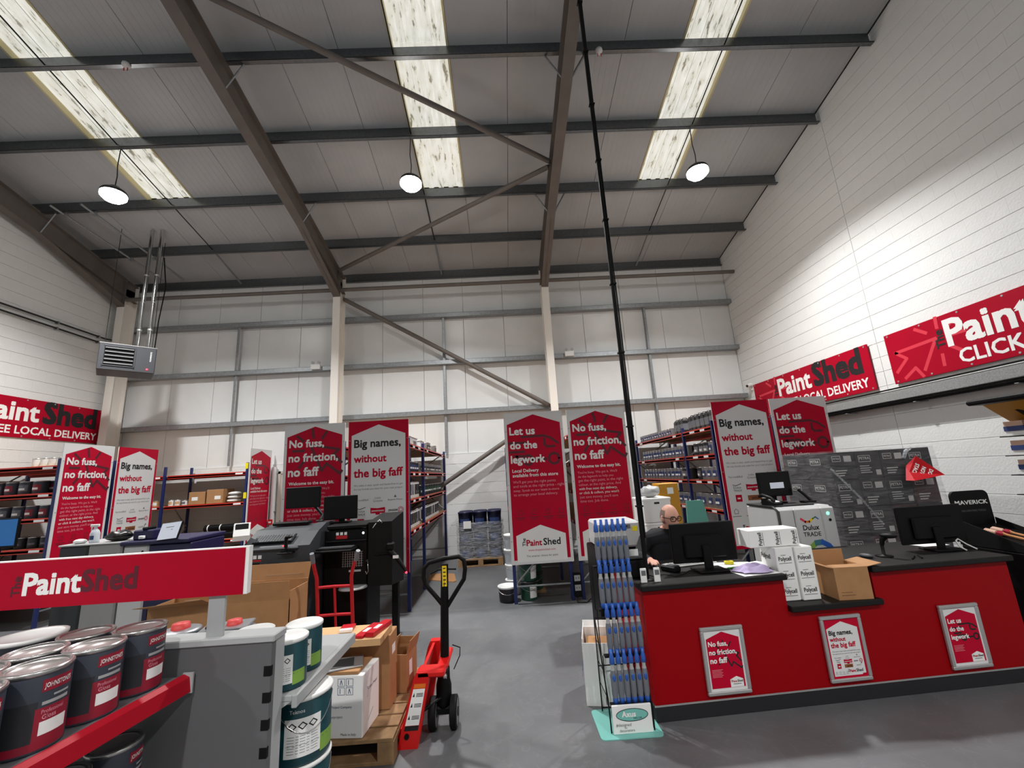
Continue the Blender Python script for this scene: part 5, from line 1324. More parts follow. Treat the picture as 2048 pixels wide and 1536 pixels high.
mb = MB('grey_plastic')
for r in range(4):
    for c in range(13): mb.box(-.185+c*.0275, -.162+c*.0275, -.055+r*.028, -.032+r*.028, .014, .019)
mb.build('keys', kb, world=False)
monitor((-1.95, 5.25, 1.271), .03, .39, .27, .04, 'black monitor standing on the black tinting machine', base=(.2, .16))
t = thing('barcode_scanner', 'black handheld scanner hanging off the black machine wing', 'scanner', (-1.24, 5.0, .9))
MB('black_plastic').tube([(-1.5, 4.96, .93), (-1.3, 4.93, .95)], .01, 8).build('arm', t)
mb = MB('black_plastic'); mb.tube([(-1.3, 4.93, .98), (-1.2, 4.9, .9), (-1.1, 4.88, .76)], [.03, .028, .015], 10).box(-1.32, -1.24, 4.88, 4.98, .98, 1.06, .015); mb.build('scanner_head', t)
MB('white_print').box(-1.24, -1.18, 4.868, 4.874, .9, .93).build('screen', t); MB('led_red').ell((-1.1, 4.88, .75), .012, .012, .012, 8, 6).build('led', t)
# hand truck
t = thing('hand_truck', 'red tubular hand truck with grey grips', 'hand truck', (-1.62, 4.4, 0))
YH = 4.3
def hx(px): return 0
for sx, xg, xb in ((-1, -1.82, -1.825), (1, -1.425, -1.5)):
    MB('trolley_red').tube([(xb, YH+.16, .1), (xb, YH+.1, .5), (xb, YH+.05, .85), (xb+(.0 if sx < 0 else .03), YH, .93), (xg, YH-.06, 1.02)], .0165, 10).build('side_tube', t)
    MB('grip_grey').tube([(xg, YH-.055, 1.01), (xg+(.004 if sx < 0 else .035), YH-.1, 1.1)], .02, 10).build('grip', t)
for z, y in ((.765, YH+.065), (.51, YH+.1), (.25, YH+.14)):
    MB('trolley_red').tube([(-1.825, y, z), (-1.66, y-.01, z+.006), (-1.5, y, z)], .014, 8).build('cross_tube', t)
MB('trolley_red').tube([(-1.66, YH+.06, .76), (-1.66, YH+.14, .25)], .012, 8).build('centre_bar', t)
MB('trolley_red').box(-1.86, -1.46, YH-.06, YH+.17, .0, .012).build('toe_plate', t)
for sx in (-1.86, -1.46):
    w_ = MB('black_soft').cyl((sx-.02, YH+.25, .11), (sx+.02, YH+.25, .11), .11, n=20).build('wheel', t); MB('grey_mid').cyl((sx-.022, YH+.25, .11), (sx+.022, YH+.25, .11), .06, n=16).build('wheel_hub', w_)
MB('dark_metal').cyl((-1.88, YH+.25, .11), (-1.44, YH+.25, .11), .01, n=8).build('axle', t)
for sx in (-1.825, -1.5): MB('trolley_red').tube([(sx, YH+.15, .12), (sx, YH+.25, .11)], .012, 6).build('axle_stay', t)
# large open carton
t = thing('open_carton', 'large brown cardboard box with raised flap beside the hand truck', 'box', (-2.58, 4.3, 0), .0)
w, d, h = 1.24, .36, .84
mb = MB('card'); th = .006
mb.box(-w/2, w/2, -d/2, d/2, 0, th).box(-w/2, w/2, -d/2, -d/2+th, th, h-.1).box(-w/2, w/2, d/2-th, d/2, th, h).box(-w/2, -w/2+th, -d/2, d/2, th, h-.1).box(w/2-th, w/2, -d/2, d/2, th, h-.03); mb.build('carton_body', t, world=False)
MB('card').prism([(-.02, -d/2, h-.1), (w/2, -d/2, h-.1), (w/2, -d/2-.03, h+.06), (-.02, -d/2-.03, h+.06)], (0, .005, 0)).build('flap', t, world=False)
MB('card').prism([(-w/2, -d/2, h-.1), (-.04, -d/2, h-.1), (-.04, -d/2-.16, h-.02), (-w/2, -d/2-.16, h-.06)], (0, 0, .005)).build('flap', t, world=False)
MB('card').prism([(-.1, d/2, h), (w/2, d/2, h), (w/2, d/2+.05, h+.14), (-.1, d/2+.05, h+.14)], (0, .005, 0)).build('flap', t, world=False)
MB('white_print').prism([(-.2, -d/2-.08, h-.055), (-.08, -d/2-.08, h-.05), (-.08, -d/2-.14, h-.02), (-.2, -d/2-.14, h-.025)], (0, -.001, .002)).build('label_sheet', t, world=False)
MB('tin_silver').box(.2, .56, d/2-.01+.02, d/2+.02, h+.04, h+.041).build('tape', t, world=False)
# ------------------------------------------------------------------ machines behind the counter
t = thing('silver_tinting_machine', 'silver tinting machine with rainbow ribbon logo behind the counter', 'machine', (2.87, 4.45, 0))
x0, x1, y0, y1 = 2.6, 3.17, 4.2, 4.75
MB('machine_white').box(x0+.02, x1, y0+.02, y1, .3, 1.235, .02).build('cabinet', t)
MB('dark_metal').box(x0, x1, y0+.03, y1, 0, .3, .01).build('base', t)
MB('machine_white').box(x0+.03, x0+.17, y0-.005, y0+.03, .32, 1.22, .012).build('left_panel', t)
MB('machine_white').box(x0+.175, x1-.135, y0-.012, y0+.03, .32, 1.22, .012).build('centre_panel', t)
MB('machine_white').box(x1-.13, x1, y0-.005, y0+.03, .32, 1.22, .012).build('right_panel', t)
MB('dark_metal').tube([(x0+.02, y0+.0, .75), (x0+.02, y0+.0, 1.2), (x0+.02, y0+.06, 1.235), (x0+.02, y1-.05, 1.237)], .012, 8).build('edge_trim', t)
MB('dark_metal').box(x0+.0, x1-.12, y0+.08, y1-.05, 1.235, 1.25, .005).build('top_mat', t)
ym = y0-.013
cxm = (x0+.175+x1-.135)/2
mb = MB('ink_black'); put_text(mb, 'Dulux', (cxm, ym, 1.02), .155, bold=.02, align='C'); mb.build('logo_lettering', t)
mb = MB('ink_black'); put_text(mb, 'TRADE', (cxm, ym, .962), .17, bold=.012, align='C'); mb.build('logo_lettering', t)
cols = [('brand_light', 0), ('orange', 1), ('yellow', 2), ('plain_green', 3), ('blue_plastic', 4)]
wavep = [(-.085, 1.125), (-.045, 1.095), (-.005, 1.095), (.03, 1.12), (.06, 1.135), (.085, 1.115)]
for (m, i) in cols: 
    mb = MB(m); stroke(mb, [(cxm+wavep[i][0], wavep[i][1]), (cxm+wavep[i+1][0], wavep[i+1][1])], .02 if i < 3 else .012, (0, ym, 0), (1,0,0), (0,0,1)); mb.build('logo_ribbon', t)
rib = [(-.13, .80), (-.08, .82), (-.03, .865), (.02, .9), (.08, .905), (.14, .87), (.19, .81), (.22, .74)]
for i, m in enumerate(('plain_green', 'plain_green', 'lime', 'teal_light', 'blue_plastic', 'blue_plastic', 'label_blue')):
    mb = MB(m); a, b = rib[i], rib[i+1]
    stroke(mb, [(cxm+a[0], a[1]), (cxm+b[0], b[1])], .05-.003*abs(i-3), (0, ym-.0005-.0002*i, 0), (1,0,0), (0,0,1)); mb.build('ribbon_graphic', t)
MB('led_green').ell((x1-.07, y0-.006, 1.16), .016, .004, .016, 10, 6).build('power_light', t); MB('black_plastic').ell((x1-.06, y0-.008, 1.1), .014, .008, .014, 10, 6).build('power_button', t)
mo = monitor((2.82, 4.5, 1.251), .05, .36, .25, .07, 'black monitor with a bright message window on the silver tinting machine', base=(.2, .16))
t = thing('display_card', 'small lit message card on the silver machine monitor', 'card', (2.83, 4.475, 1.42)) if False else None
MB('screen_pale').box(-.055, .095, -.0145, -.0135, .15, .21).build('message_window', mo, world=False)
t = thing('desk_phone', 'black telephone with white keypad left of the silver machine monitor', 'telephone', (2.69, 4.38, 1.251), .3)
MB('black_plastic').prism([(-.05, -.08, 0), (-.05, .08, 0), (-.05, .08, .06), (-.05, -.08, .02)], (.1, 0, 0)).build('base', t, world=False); MB('black_plastic').tube([(-.06, -.08, .04), (-.06, -.05, .07), (-.06, .05, .1), (-.06, .085, .085)], .016, 8).build('handset', t, world=False)
MB('white_print').prism([(-.015, -.06, .029), (.04, -.06, .029), (.04, .03, .052), (-.015, .03, .052)], (0, 0, .001)).build('keypad', t, world=False)
t = thing('holder_clip', 'black bent holder right of the silver machine monitor', 'holder', (3.06, 4.42, 1.251))
MB('black_plastic').tube([(3.1, 4.38, 1.26), (3.06, 4.42, 1.33), (3.02, 4.44, 1.38)], .014, 8).build('arm', t); MB('black_plastic').box(3.02, 3.14, 4.36, 4.46, 1.2505, 1.27, .006).build('foot', t)
t = thing('grey_label_machine', 'light grey machine with button panel behind the roller poles', 'machine', (1.15, 4.8, 0))
MB('black_plastic').box(.9, 1.36, 4.62, 5.1, 0, .9, .012).build('cabinet', t)
MB('machine_white').box(.93, 1.38, 4.58, 5.05, .905, 1.16, .02).build('head', t)
MB('grey_mid').box(1.0, 1.28, 4.575, 4.58, 1.09, 1.13).build('button_panel', t); MB('label_yellow').box(1.3, 1.35, 4.576, 4.58, 1.06, 1.11).build('yellow_sticker', t)
mb = MB('ink_black')
for i in range(5): mb.box(1.02+.05*i, 1.05+.05*i, 4.573, 4.575, 1.105, 1.12)
mb.build('buttons', t)
# boxes and boards behind the man
for i in range(5):
    t = thing('archive_box', 'white archive box with hand hole, %s of its stack behind the man' % ['lowest', 'second lowest', 'middle', 'second highest', 'topmost'][i], 'box', (1.72, 5.15, .27*i+.001), .05*(i % 2), 'white archive boxes')
    MB('white_plastic').box(-.16, .16, -.19, .19, 0, .262, .006).build('carton_body', t, world=False); MB('ink_black').box(-.03, .03, -.1915, -.19, .2, .222).build('hand_hole', t, world=False)
    MB('white_print').box(-.165, .165, -.195, .195, .225 if False else .24, .266, .004).build('lid', t, world=False)
mb = MB('grey_light'); mb.ell((0, 0, .06), .12, .1, .065, 16, 10)
for i, v in enumerate(mb.v): mb.v[i] = v*(1+.15*math.sin(v.x*45+1)*math.cos(v.y*37+v.z*40)); mb.v[i].z = max(0, mb.v[i].z)
single(mb, 'plastic_bag', 'crumpled grey plastic bag on the white archive boxes', 'bag', (1.7, 5.1, 1.352))
t = thing('yellow_box', 'tall yellow box with white label behind the man', 'box', (2.13, 5.75, 0), 0)
MB('amber').box(-.13, .13, -.12, .12, 0, 1.475, .006).build('carton_body', t, world=False); MB('white_print').box(-.02, .06, -.1215, -.12, 1.34, 1.42).build('label_sheet', t, world=False)
single(MB('board_teal').prism([(-.15, 0, 0), (.33, 0, 0), (.14, .0, 1.29), (-.05, .0, 1.29)], (0, .02, 0)), 'teal_board', 'tapered teal board standing behind the black monitor', 'board', (2.07+.06, 5.0, 0))
# wrapped stack of dark boxes
t = thing('wooden_pallet', 'x', 'pallet') if False else None
pallet('wooden pallet under the wrapped stack of dark boxes', 3.84, 5.1, 5.0, 5.9)
bm = {}
nx, nz = 4, 5; bw, bh, bd = .31, .318, .42
x0 = 3.86
num = ['first', 'second', 'third', 'fourth']; rown = ['bottom', 'second', 'third', 'fourth', 'top']
for k in range(nz):
    for i in range(nx):
        for j in range(2):
            if j == 1 and 0 < i < nx-1 and k < nz-1: continue
            red = (i*3+k*2+j) % 5 == 0
            t = thing('dark_carton', '%s printed dark carton from the left, %s layer of the wrapped stack, %s' % (num[i], rown[k], 'front' if j == 0 else 'rear'), 'box', (x0+bw*i+bw/2, 5.02+bd*j+bd/2, .145+bh*k+.001), 0, 'dark cartons in the wrapped stack')
            key = (red, (i+k) % 2)
            if key not in bm:
                a = MB('stack_box_red' if red else 'stack_box').box(-bw/2+.002, bw/2-.002, -bd/2+.002, bd/2-.002, 0, bh-.003, .006).mesh('carton_body')
                b = MB('stack_label'); y = -bd/2+.001
                if key[1]:
                    stroke(b, [(-.11, .19), (.03, .19), (.03, .26), (-.11, .26), (-.11, .19)], .006, (0, y, 0), (1,0,0), (0,0,1)); put_text(b, 'PETRA', (-.1, y, .215), .12, bold=.02)
                    b.poly([(.07, y, .03), (.13, y, .03), (.13, y, .09), (.07, y, .09)])
                    for q in range(4): stroke(b, [(-.11, .14-.025*q), (.0+.02*(q % 2), .14-.025*q)], .009, (0, y, 0), (1,0,0), (0,0,1))
                else:
                    b.poly([(.02, y, .2), (.11, y, .2), (.11, y, .27), (.02, y, .27)]); stroke(b, [(-.12, .21), (-.02, .21), (-.02, .27), (-.12, .27), (-.12, .21)], .006, (0, y, 0), (1,0,0), (0,0,1)); put_text(b, 'PETRA', (-.11, y, .23), .08, bold=.02)
                    for q in range(3): stroke(b, [(-.1, .1-.028*q), (.03-.02*q, .1-.028*q)], .012, (0, y, 0), (1,0,0), (0,0,1))
                b2 = MB('stack_label'); stroke(b2, [(-.12, .18), (.05, .18), (.05, .25), (-.12, .25), (-.12, .18)], .006, (-bw/2+.001, 0, 0), (0,-1,0), (0,0,1)); put_text(b2, 'PETRA', (-bw/2+.001, .11, .2), .14, (0,-1,0), (0,0,1), bold=.02)
                bm[key] = (a, b.mesh('front_print'), b2.mesh('side_print'))
            for n, me in zip(('carton_body', 'front_print', 'side_print'), bm[key]):
                if n == 'front_print' and j == 1: continue
                if n == 'side_print' and i > 0: continue
                inst(None, n, me, t, (0, 0, 0))
t = thing('stretch_film', 'glossy clear stretch film wrapped round the stack of dark boxes', 'film', (4.48, 5.45, .15))
mb = MB('film'); X0, X1, Y0, Y1 = 3.842, 5.118, 5.002, 5.88; zs = [.12+.0+i*.102 for i in range(17)]
ring = []
def per(n=12):
    pts = []
    for a, b in (((X0, Y0), (X1, Y0)), ((X1, Y0), (X1, Y1)), ((X1, Y1), (X0, Y1)), ((X0, Y1), (X0, Y0))):
        for k in range(n): pts.append((a[0]+(b[0]-a[0])*k/n, a[1]+(b[1]-a[1])*k/n))
    return pts
pp = per(); vs = []; fs = []; n = len(pp); cx, cy = (X0+X1)/2, (Y0+Y1)/2
for zi, z in enumerate(zs):
    for k, (x, y) in enumerate(pp):
        o_ = .006+.008*abs(math.sin(k*1.7+zi*.9)); dx = 1 if x > cx else -1; dy = 1 if y > cy else -1
        vs.append((x+dx*o_, y+dy*o_, z))
for zi in range(len(zs)-1):
    for k in range(n): fs.append((zi*n+k, zi*n+(k+1) % n, (zi+1)*n+(k+1) % n, (zi+1)*n+k))
mb.add(vs, fs, True); mb.build('wrap', t)
MB('film_dense').tube([(3.83, 4.985, 1.55), (4.1, 4.975, 1.2), (4.3, 4.98, .9)], .012, 6).build('twisted_strand', t)
t = thing('warning_cone', 'red DO NOT STACK warning cone taped to the wrapped stack', 'cone', (4.75, 5.0, 1.62))
tipv = Vector((5.02, 4.84, 1.41)); base = [Vector((4.61, 4.9, 1.37)), Vector((4.86, 4.965, 1.64)), Vector((4.72, 4.975, 1.53)), Vector((4.66, 4.84, 1.365))]
mb = MB('trolley_red'); mb.add(base+[tipv], [(0, 1, 4), (1, 2, 4), (2, 3, 4), (3, 0, 4), (3, 2, 1, 0)]); mb.build('cone_sheet', t)
ctr = (base[0]+base[1]+tipv)/3; nr = (base[1]-base[0]).cross(tipv-base[0]).normalized()
if nr.y > 0: nr = -nr
uu = (base[0]-base[1]).normalized(); vv = nr.cross(uu).normalized()
for i, s_ in enumerate(('DO', 'NOT', 'STACK')):
    mb = MB('white_print'); wdt = (.075, .11, .16)[i]
    c = ctr+(tipv-(base[0]+base[1])/2).normalized()*(.06-.07*i)+nr*.004
    put_text(mb, s_, c, wdt, uu, -vv if (-vv).dot(tipv-ctr) > 0 else vv, bold=.03, align='C'); mb.build('lettering', t)
MB('film_dense').tube([(4.74, 5.0, 1.62), (4.78, 4.99, 1.7), (4.84, 4.985, 1.74)], .02, 6).build('tape', t)
# ------------------------------------------------------------------ brush display and tool stand at the right
t = thing('brush_display', 'black brush display with white lettering and sloping tray', 'display stand', (4.31, 3.75, 0))
x0, x1 = 4.13, 4.49
MB('black_plastic').box(x0, x1, 3.5, 4.0, 0, .84, .008).build('plinth', t)
pts = []
for cx, cz, a in ((x1-.05, 1.255, 0), (x0+.05, 1.255, 90)):
    for k in range(6): q = math.radians(a+k*18); pts.append((cx+.05*math.cos(q), 3.985, cz+.05*math.sin(q)))
MB('black_plastic').prism([(x0, 3.985, .84), (x1, 3.985, .84)]+pts, (0, .02, 0)).build('header_panel', t)
mb = MB('white_print'); put_text(mb, 'MAVERICK', (x0+.025, 3.983, 1.185), .31, bold=.02, height=.05); mb.build('logo_lettering', t)
mb = MB('ink_grey'); put_text(mb, 'DECORATING TOOLS', (x0+.07, 3.983, 1.12), .23); mb.build('slogan_lettering', t)
MB('black_soft').prism([(x0, 3.5, .845), (x0, 3.98, .845), (x0, 3.98, 1.06), (x0, 3.5, .9)], (.008, 0, 0)).build('tray_side', t)
MB('black_soft').prism([(x1, 3.5, .845), (x1, 3.98, .845), (x1, 3.98, 1.06), (x1, 3.5, .9)], (.008, 0, 0)).build('tray_side', t)
MB('black_plastic').prism([(x0+.01, 3.5, .86), (x0+.01, 3.98, 1.0), (x0+.01, 3.98, 1.01), (x0+.01, 3.5, .87)], (x1-x0-.02, 0, 0)).build('tray_floor', t)
MB('grey_plastic').box(x0+.05, x1-.05, 3.492, 3.5, .3, .7).build('front_graphic', t)
sl = math.atan2(.14, .48)
for i, (x, y, rz) in enumerate(((4.24, 3.74, .5), (4.33, 3.76, .5))):
    t2 = thing('paint_brush', ('left' if i == 0 else 'right')+' paint brush with pale bristles lying in the black display tray', 'brush', (x, y, 0))
    Mb = Matrix.Translation((x, y, .872+.14*(y-3.5)/.48)) @ Matrix.Rotation(sl, 4, 'X') @ Matrix.Rotation(rz, 4, 'Z')
    MB('wood_handle').tube([(0, -.17, .012), (0, -.1, .014), (0, -.03, .016), (0, .0, .018)], [.007, .012, .01, .016], 8).xf(Mb).build('handle', t2)
    MB('tin_crimson').box(-.03, .03, -.005, .035, .004, .03, .004).xf(Mb).build('ferrule', t2)
    MB('bristle').box(-.03, .03, .035, .11, .006, .028, .006).xf(Mb).build('bristles', t2)
t = thing('tool_stand', 'black and amber header tool stand at the right picture edge', 'display stand', (5.6, 4.1, 0))
MB('black_plastic').box(5.86, 5.92, 3.2, 4.5, 0, 2.2, .004).build('back_panel', t)
MB('black_plastic').box(5.12, 5.92, 3.2, 4.52, 2.14, 2.2, .02).build('canopy_top', t)
MB('amber').prism([(5.3, 4.5, 2.14), (5.55, 4.5, 1.95), (5.9, 4.5, 1.95), (5.9, 4.5, 2.14)], (0, -1.28, 0)).build('amber_header', t)
mb = MB('ink_black'); put_text(mb, 'N', (5.505, 4.3, 1.982), .11, (0, -1, 0), (-.796, 0, .605), bold=.05); mb.build('lettering', t)
MB('black_plastic').box(5.2, 5.92, 3.2, 4.5, 0, .1, .01).build('base', t)
for k in range(4):
    MB('dark_metal').box(5.36, 5.9, 3.25, 4.48, 1.78-.2*k, 1.79-.2*k).build('shelf', t)
random.seed(3)
for k in range(4):
    for j in range(3):
        y = 4.28-.24*j; z = 1.8-.2*k-.009
        t2 = thing('tool_pack', 'blue and white blister pack, %s column, %s shelf of the tool stand' % (['far', 'middle', 'near'][j], ['top', 'second', 'third', 'lowest'][k]), 'pack', (5.50+.018*k, y+.06, z), 0, 'packs on the tool stand')
        MB('white_plastic').box(-.12, .12, -.09, .09, 0, .05).build('card', t2, world=False); MB('label_blue').box(-.13, .11, -.09, .09, .05, .1).build('blue_card', t2, world=False); MB('bristle').box(-.125, .1, -.085, .085, .1, .15).build('tool', t2, world=False)
# ------------------------------------------------------------------ far pallet of drums
pallet('wooden pallet under the shrink-wrapped navy drums', -.98, -.1, 8.8, 9.7)
dm = MB('drum_navy'); r, h = .14, .29
dm.lathe([(0, 0), (r*.94, 0), (r*.95, h*.6), (r*.97, h*.62), (r*1.0, h*.9), (r*1.04, h*.905), (r*1.04, h-.012), (r, h), (r*.9, h), (r*.88, h-.008), (0, h-.008)], n=24)
dm.use('label_blue').lathe([(r*.962, h*.12), (r*.965, h*.55)], n=8, a0=-2.3, a1=-.8)
dmm = dm.mesh('navy_drum')
lay = ['bottom', 'second', 'top']
for k in range(3):
    for i in range(3):
        for j in range(2):
            o = bpy.data.objects.new('navy_drum', dmm); C.objects.link(o); o.location = (-.83+.295*i, 8.98+.3*j, .146+.2955*k)
            o['label'] = 'navy lidded drum, %s, %s layer, %s row of the wrapped pallet' % (['left', 'middle', 'right'][i], lay[k], ['front', 'back'][j]); o['category'] = 'drum'; o['group'] = 'navy drums on the wrapped pallet'
t = thing('stretch_film', 'shiny clear stretch film round the lower navy drums', 'film', (-.54, 9.15, .15))
mb = MB('film_dense'); vs = []; fs = []; n = 48; zs = [.13+.05*i for i in range(15)]
for zi, z in enumerate(zs):
    for k in range(n):
        a = 2*PI*k/n; ca, sa = math.cos(a), math.sin(a)
        x = math.copysign(abs(ca)**.35, ca)*.47; y = math.copysign(abs(sa)**.35, sa)*.325
        o_ = 1+.02*math.sin(zi*1.9+k*.8)+.012*math.sin(zi*4.1); vs.append((-.535+x*o_, 9.13+y*o_, z))
for zi in range(len(zs)-1):
    for k in range(n): fs.append((zi*n+k, zi*n+(k+1) % n, (zi+1)*n+(k+1) % n, (zi+1)*n+k))
mb.add(vs, fs, True); mb.build('wrap', t)
MB('white_print').box(-.85, -.7, 8.78, 8.782, .72, .86).build('label_sheet', t)
single(MB('card').prism([(-1.42, 7.95, 0), (-.93, 7.66, 0), (-.9, 7.72, 0), (-1.0, 8.3, 0), (-1.44, 8.4, 0)], (0, 0, .012)), 'flat_cardboard', 'flattened brown cardboard on the floor beyond the pallet truck', 'cardboard')
# ------------------------------------------------------------------ pails and tubs under the centre rack
def pail(name, label, cat, r, h, body, lid, loc, group=None, lab=None, rz=0):
    t = thing(name, label, cat, loc, rz, group)
    mb = MB(body); mb.lathe([(0, 0), (r*.88, 0), (r*.9, .006), (r*.98, h*.86)], n=28); mb.build('bucket', t, world=False)
    mb = MB(lid); mb.lathe([(r*.98, h*.86), (r*1.04, h*.865), (r*1.05, h*.97), (r*1.0, h), (r*.93, h), (r*.9, h-.012), (0, h-.012)], n=28); mb.build('lid', t, world=False)
    if lab: mb = MB(lab); mb.lathe([(r*.925, h*.14), (r*.985, h*.82)], n=10, a0=-1.5, a1=-.5); mb.build('label', t, world=False)
    MB('chrome').tube([(r*1.03*math.cos(q), r*1.03*math.sin(q), h*.8-.28*h*math.sin((q+2.8)/2.5*PI)) for q in [-2.8+2.5*k/12 for k in range(13)]], .0025, 5).build('wire_handle', t, world=False)
    return t
for i in range(4): pail('white_pail', 'white pail, %s of the stack beside the blue rack post' % ['lowest', 'second lowest', 'second highest', 'topmost'][i], 'pail', .118, .208, 'pail_white', 'white_print', (.06+.008*(i % 2), 6.72, .001+.2085*i), 'stacked white pails', rz=.3*i)
pail('black_tub', 'black tub with white lid standing in front of the white pails', 'tub', .135, .205, 'tin_black', 'white_print', (-.03, 6.37, .001), lab='tin_charcoal')
pail('green_tub', 'lower green tub with black lid under the legwork banner', 'tub', .125, .245, 'green_tub', 'tin_black', (.265, 6.4, .001), 'green tubs', lab='white_print')
pail('green_tub', 'upper green tub with black lid under the legwork banner', 'tub', .125, .245, 'green_tub', 'tin_black', (.265, 6.4, .247), 'green tubs', lab='white_print', rz=.2)
pail('green_tub', 'rear green tub with black lid partly hidden behind the stacked pair', 'tub', .125, .245, 'green_tub', 'tin_black', (.38, 6.8, .247+.03), 'green tubs', rz=.2)
pail('green_tub', 'lowest rear green tub hidden behind the stacked pair', 'tub', .125, .245, 'green_tub', 'tin_black', (.38, 6.8, .001+.03), 'green tubs')
single(MB('wood').box(-.15, .15, -.15, .15, 0, .03, .003), 'floor_board', 'small board under the rear green tubs', 'board', (.38, 6.8, 0))
t = thing('power_socket', 'twin white-faced power sockets fixed to the blue rack post', 'socket', (.92, 6.12, .1))
MB('black_plastic').box(.86, .96, 6.09, 6.155, .06, .36, .008).build('housing', t)
for z in (.14, .26):
    p = MB('grey_light').box(.87, .95, 6.083, 6.09, z, z+.075, .004).build('face_plate', t)
    for dx in (.89, .925): MB('ink_black').box(dx, dx+.008, 6.082, 6.083, z+.03, z+.05).build('pin_hole', p)
MB('black_plastic').tube([(.9, 6.1, .06), (.88, 6.05, .01), (1.0, 6.02, .008), (1.1, 6.2, .008)], .006, 6).build('cord', t)
# ------------------------------------------------------------------ heater and fittings
t = thing('unit_heater', 'dark grey gas unit heater with louvres and two silver flues', 'heater', (-7.38, 8.3, 4.1), math.radians(42))
mat('heater_grey', (62, 64, 69), .45)
w, d, h = .84, .6, .52
MB('heater_grey').box(-w/2, w/2, -d/2, d/2, 0, h, .012).build('casing', t, world=False)
MB('black_soft').box(-w/2+.08, .09, -d/2-.004, -d/2, .1, h-.06).build('outlet', t, world=False)
for i in range(5): MB('grey_mid').prism([(-w/2+.09, -d/2-.03, .12+.075*i), (.08, -d/2-.03, .12+.075*i), (.08, -d/2-.002, .145+.075*i), (-w/2+.09, -d/2-.002, .145+.075*i)], (0, 0, .006)).build('louvre', t, world=False)
mb = MB('heater_grey').box(-w/2+.06, -w/2+.08, -d/2-.015, -d/2, .07, h-.04).box(.09, .11, -d/2-.015, -d/2, .07, h-.04).box(-w/2+.06, .11, -d/2-.015, -d/2, h-.06, h-.04).box(-w/2+.06, .11, -d/2-.015, -d/2, .08, .1); mb.build('outlet_frame', t, world=False)
mb = MB('white_print'); put_text(mb, 'POWRMATIC', (w/2-.07, -d/2-.002, h-.28), .2, (0, 0, 1), (-1, 0, 0), bold=.02); mb.build('lettering', t, world=False)
MB('led_red').ell((w/2-.12, -d/2-.006, .075), .017, .008, .017, 12, 8).build('red_light', t, world=False)
MB('alu').box(-w/2, w/2, -d/2, d/2, h, h+.012).build('top_plate', t, world=False)
for x, y in ((.12, -.107), (.275, -.23)): 
    MB('chrome').tube([(x, y, h+.01), (x, y, 3.16)], .036, 14).build('flue', t, world=False)
    for z in (.9, 1.5, 2.1): MB('alu').tube([(x, y, z), (x, y, z+.03)], .041, 14).build('flue_joint', t, world=False)
MB('black_plastic').tube([(w/2-.03, 0, h), (w/2-.02, 0, 1.2), (w/2+.03, 0, 2.0), (w/2-.05, .1, 2.7)], .012, 6).build('cable', t, world=False)
for x in (-.36, .36): MB('dark_metal').tube([(x, .2, h), (x, .2, 3.18)], .006, 6).build('hanger_rod', t, world=False)
for x, lab in ((-4.31, 'white twin-spot emergency light left of the centre post'), (1.74, 'white twin-spot emergency light right of the cable-side post')):
    t = thing('emergency_light', lab, 'emergency light', (x, 9.8, 4.42), 0, 'emergency lights')
    MB('white_plastic').box(-.11, .11, -.03, .035, 0, .12, .006).build('case', t, world=False)
    for dx in (-.07, .07): 
        MB('grey_light').cyl((dx, -.02, .16), (dx, .015, .165), .035, .03, n=14).build('spot_head', t, world=False); MB('white_plastic').cyl((dx, 0, .12), (dx, 0, .15), .01, n=8).build('spot_neck', t, world=False)
t = thing('security_camera', 'white security camera on the right corner of the back wall', 'camera', (5.93, 9.6, 3.38))
MB('white_plastic').box(5.9, 5.95, 9.6, 9.7, 3.3, 3.4, .006).build('bracket', t); MB('white_plastic').cyl((5.92, 9.62, 3.43), (5.78, 9.55, 3.4), .05, .045, n=14).build('body', t); MB('ink_black').cyl((5.785, 9.552, 3.401), (5.775, 9.547, 3.399), .03, n=12).build('lens', t)
for x, lab in ((1.74, 'small white and red smoke detector hung under a purlin by the pole'), (-5.06, 'small pale smoke detector hung under a purlin at the left')):
    t = thing('smoke_detector', lab, 'detector', (x, 5.04, roofz(5.04)-.24))
    mb = MB('white_plastic'); mb.lathe([(0, 0), (.05, 0), (.055, -.03), (.03, -.07), (0, -.075)], n=16); mb.build('head', t, world=False); MB('trolley_red').box(-.03, -.02, -.004, .004, -.12, -.06).box(.02, .03, -.004, .004, -.12, -.06).build('wires', t, world=False)
t = thing('white_pipe', 'white vertical pipe beside the edge-on banner', 'pipe', (-5.2, 9.92, 0))
MB('white_plastic').tube([(-5.2, 9.92, 0), (-5.2, 9.92, 2.2)], .048, 12).build('pipe_run', t); MB('galv').box(-5.26, -5.14, 9.9, 9.98, 1.2, 1.23).build('pipe_clip', t)
t = thing('fire_call_point', 'small red fire call point on the white pipe', 'call point', (-5.2, 9.85, .95))
MB('truck_red').box(-5.25, -5.15, 9.84, 9.872, .95, 1.06, .006).build('case', t); MB('white_print').box(-5.23, -5.17, 9.838, 9.84, .985, 1.025).build('glass', t)
